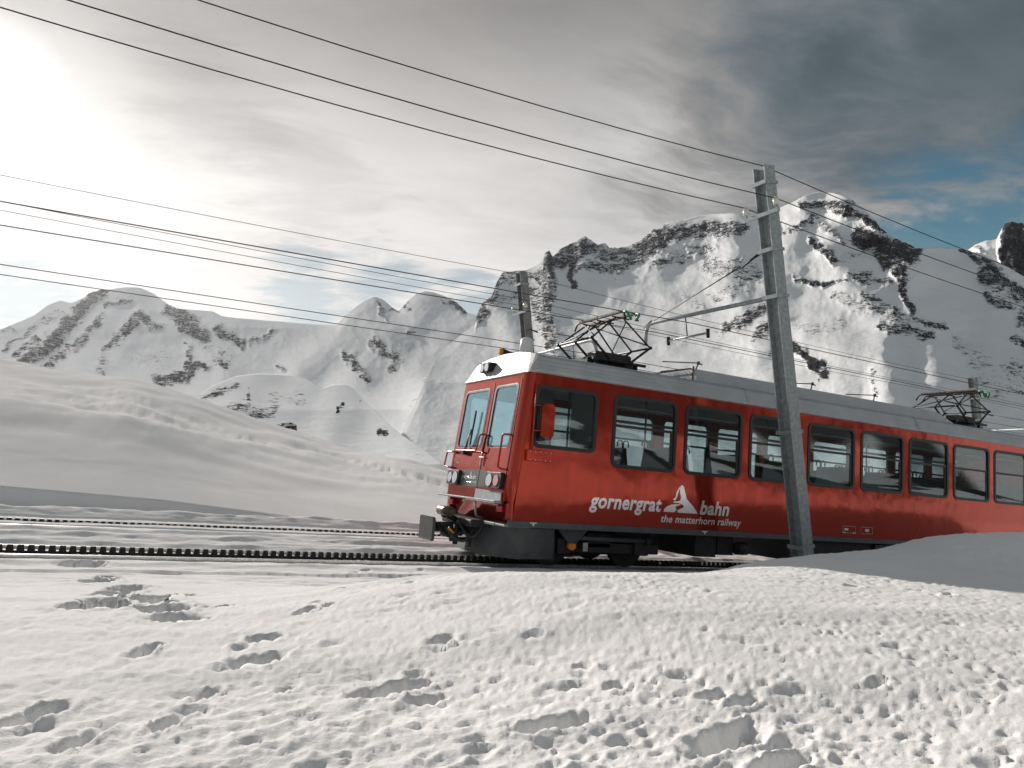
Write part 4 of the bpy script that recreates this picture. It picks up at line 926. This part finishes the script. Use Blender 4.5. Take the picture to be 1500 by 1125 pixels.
# ------------------------------------------------------------------ masts and wires
g_up = np.array([-sS, 0, cS])
def wpt(s, t, z): return tuple(TM @ np.array([s, t, z]))
def hbeam(mb, h, W=.25, D=.28, th=.022, z0=-.6):
    mb.box(-W / 2, W / 2, -D / 2, -D / 2 + th, z0, h).box(-W / 2, W / 2, D / 2 - th, D / 2, z0, h).box(-.010, .010, -D / 2 + th, D / 2 - th, z0, h)
    return mb
def mast(sT, tT, zT, h, m, label, xz, arms, W=.25, D=.28):
    """local frame: z vertical, y across the track"""
    root = empty('catenary_mast', wpt(sT, tT, zT)); tag(root, label, 'mast')
    hbeam(MB(), h, W, D).build('post', m, root, .003)
    for z in arms['bands']:
        MB().box(-W / 2 - .02, W / 2 + .02, -D / 2 - .02, -D / 2 - .004, z - .03, z + .03).box(-W / 2 - .02, W / 2 + .02, D / 2 + .004, D / 2 + .02, z - .03, z + .03)\
            .box(-W / 2 - .045, -W / 2 - .005, -D / 2 - .03, D / 2 + .03, z - .035, z + .035).box(W / 2 + .003, W / 2 + .015, -D / 2 - .02, D / 2 + .02, z - .012, z + .012).build('clamp', GALV, root)
    MB().beam((-W / 2 - .04, -.39, xz), (-W / 2 - .04, .39, xz), .06, .07).build('crossarm', GALV, root)
    for y in (-.35, .35):
        i_ = MB().tube([(-W / 2 - .04, y, xz + .03), (-W / 2 - .04, y, xz + .12)], .016).build('insulator', GALV, root)
        MB().tube([(-W / 2 - .04, y, xz + .09), (-W / 2 - .04, y, xz + .10), (-W / 2 - .04, y, xz + .20), (-W / 2 - .04, y, xz + .205), (-W / 2 - .04, y, xz + .24)], [.045, .055, .055, .04, .025], 14).build('porcelain_body', PORC, i_)
    if 'arm' in arms:
        za, y1, zd, zs = arms['arm']; sgn = 1 if y1 > 0 else -1
        MB().tube(bent([(-.05, sgn * D / 2, za), (-.05, y1 - sgn * .12, za + .05), (-.05, y1 + sgn * .02, za + .0), (-.05, y1 + sgn * .10, za - zd)], .22, 7), .04, 10).build('cantilever_arm', GALV, root)
        MB().tube([(-.05, sgn * D / 2, zs), (-.05, y1 - sgn * .2, za + .08)], .011, 6).build('stay_wire', WIRE, root)
        MB().tube([(-.05, sgn * (D / 2 + .15), zs - .01), (-.05, sgn * (D / 2 + .55), zs - .17 * .9)], .022, 8).build('stay_insulator', DARK, root)
        yA, yB, zr = arms['reg']
        rr_ = MB().tube([(-.05, yA, zr), (-.05, yB, zr)], .022, 8).build('registration_rod', GALV, root)
        for y in (yA, yB): MB().tube([(-.05, y, zr - .10), (-.05, y, zr + .08)], [.03, .045], 8).build('wire_clamp', DARK, rr_)
        MB().tube([(-.05, yA + (yB - yA) * .5, zr), (-.05, yA + (yB - yA) * .5, za)], .012, 6).build('dropper', WIRE, root)
    return root
m1s = 5.28 + 0.35 * sS; 
mast(5.36, -2.48, -.73, 7.36, GALV, 'grey steel catenary mast standing between the snow bank and the train', 6.48,
     dict(bands=(.62, 2.62, 5.02, 5.85, 7.05), arm=(5.02, 3.62, .40, 5.85), reg=(1.75, 2.95, 4.62)))
mast(5.25, 6.45, -.55, 7.15, GALVD, 'weathered steel catenary mast rising behind the train cab', 6.0,
     dict(bands=(4.6, 5.2, 6.8), arm=(4.75, -3.35, .40, 5.5), reg=(-1.9, -2.9, 4.35)), .24, .27)
mast(26.5, 6.45, -.55, 6.95, GALVD, 'weathered steel catenary mast beyond the rear pantograph', 6.1,
     dict(bands=(4.6, 5.2, 6.5), arm=(4.75, -3.35, .40, 5.5), reg=(-1.9, -2.9, 4.35)), .24, .27)

def wire(t, pts, r, label, m=WIRE, ext=None):
    """pts: (s, z) supports and sags joined smoothly in the track frame"""
    P = []
    n = len(pts); ss = np.array([p[0] for p in pts]); zz = np.array([p[1] for p in pts])
    for a, b in zip(pts, pts[1:]):
        k = 14
        for i in range(k):
            q = i / k; sg = -(b[2] if len(b) > 2 else 0) * 4 * q * (1 - q)
            P.append(wpt(a[0] + (b[0] - a[0]) * q, t, a[1] + (b[1] - a[1]) * q + sg))
    P.append(wpt(pts[-1][0], t, pts[-1][1]))
    o0 = Vector(P[0]); mb = MB().tube([Vector(p) - o0 for p in P], r, 6)
    o = mb.build('overhead_wire', m); o.location = o0
    return tag(o, label, 'wire', None)
wire(-2.48, [(-17, 6.45), (4.02, 6.53, .42), (25, 6.45, .30)], .0085, 'thick dark wire passing over the very top of the near mast')
wire(-2.85, [(-17, 5.75), (3.96, 5.80, .40), (25, 5.8, .24)], .0085, 'dark wire on the insulator at the crossarm end facing away from the train')
wire(-2.11, [(-17, 5.75), (3.96, 5.84, .36), (25, 5.8, .24)], .0085, 'dark wire on the insulator at the train side of the near crossarm')
wire(-.60, [(-17, 3.55), (-7.26, 3.64, 0), (4.2, 3.97, .0), (26, 3.97, .02)], .0085, 'contact wire over the near rail side of the train track', COPPER)
wire(.62, [(-17, 3.50), (-7.37, 3.63, 0), (4.2, 3.97, .0), (26, 3.97, .02)], .0085, 'contact wire over the far rail side of the train track', COPPER)
wire(3.3, [(-17, 3.50), (-7.69, 3.60, 0), (4.5, 3.83, .0), (26, 3.9, .02)], .0085, 'contact wire over the empty track on the side next to the train', COPPER)
wire(4.4, [(-17, 3.50), (-7.83, 3.63, 0), (4.5, 3.87, .0), (26, 3.9, .02)], .0085, 'contact wire over the empty track on the side next to the hill', COPPER)
wire(6.45, [(-18, 6.0), (3.85, 6.42, .10), (25.2, 6.20, .12), (46, 6.1, .1)], .007, 'thin wire joining the tops of the two weathered masts')
wire(6.10, [(-18, 5.40), (4.05, 5.62, .06), (25.2, 5.55, .1), (46, 5.5, .1)], .007, 'thin wire on the train side insulators of the two weathered masts')
wire(6.80, [(-18, 5.40), (4.05, 5.62, .06), (25.2, 5.55, .1), (46, 5.5, .1)], .007, 'thin wire on the hill side insulators of the two weathered masts')

# ------------------------------------------------------------------ boulders
def boulder(px, py, t, r, sx, sz, label, seed, snowcap=True):
    p = at_t_T(px, py, t); p[2] = p[2]
    bm = bmesh.new(); bmesh.ops.create_icosphere(bm, subdivisions=4, radius=1.0)
    V = np.array([v.co for v in bm.verts])
    n = fbm(V * 1.3 + seed, 4, .6); cell = np.round(V * 2.2 + .6 * fbm(V * 2 + seed, 2)[:, None]) / 2.2
    V2 = (V * .55 + cell * .45) * (1 + .35 * n)[:, None] * np.array([r * sx, r, r * sz])
    for v, c in zip(bm.verts, V2): v.co = c
    me = bpy.data.meshes.new('boulder'); bm.to_mesh(me); bm.free(); me.materials.append(ROCKM)
    o = bpy.data.objects.new('boulder', me); COL.objects.link(o); o.location = wpt(*p); tag(o, label, 'boulder')
def rock_mat():
    m = bpy.data.materials.new('rock_with_snow'); m.use_nodes = True; T = NT(m.node_tree); b = T.n['Principled BSDF']
    g = T.node('ShaderNodeNewGeometry'); sp = T.node('ShaderNodeSeparateXYZ'); T.l.new(g.outputs['Normal'], sp.inputs[0])
    n = T.noise(g.outputs['Position'], 2.2, 5, .65)
    f = T.smooth(T.math('ADD', sp.outputs[2], T.math('MULTIPLY', T.math('SUBTRACT', n, .5), 1.4)), .45, .62)
    rk = T.ramp(T.noise(g.outputs['Position'], 3, 6, .7), [(.3, (.014, .012, .012)), (.7, (.07, .055, .048))])
    T.l.new(T.mixc(f, rk, (.84, .85, .86, 1)), b.inputs['Base Color']); b.inputs['Roughness'].default_value = .8
    return m
ROCKM = rock_mat()
boulder(419, 629, 38.5, .62, 1.1, .75, 'dark snow-dusted boulder standing on the crest of the snowy hill', 3.0)
boulder(375, 628, 39.5, .30, 1.6, .45, 'low dark rock half buried beside the crest boulder', 7.0)
boulder(535, 757, 7.4, .16, 1.6, .35, 'small dark stone poking from the snow beside the empty track', 5.0)
boulder(88, 611, 44, .45, 1.9, .35, 'flat rock under a snow mound on the hillside', 9.0)

# ------------------------------------------------------------------ air
hz = bpy.data.materials.new('haze_air'); hz.use_nodes = True; T = NT(hz.node_tree); T.n.clear()
o_ = T.node('ShaderNodeOutputMaterial'); v_ = T.node('ShaderNodeVolumePrincipled')
v_.inputs['Color'].default_value = (0.93, 0.96, 1.0, 1); v_.inputs['Density'].default_value = 3.4e-6; v_.inputs['Anisotropy'].default_value = 0.72
T.l.new(v_.outputs[0], o_.inputs['Volume'])
air = MB().box(-21000, 21000, -21000, 21000, -3200, 3600).build('haze', hz); air['kind'] = 'stuff'
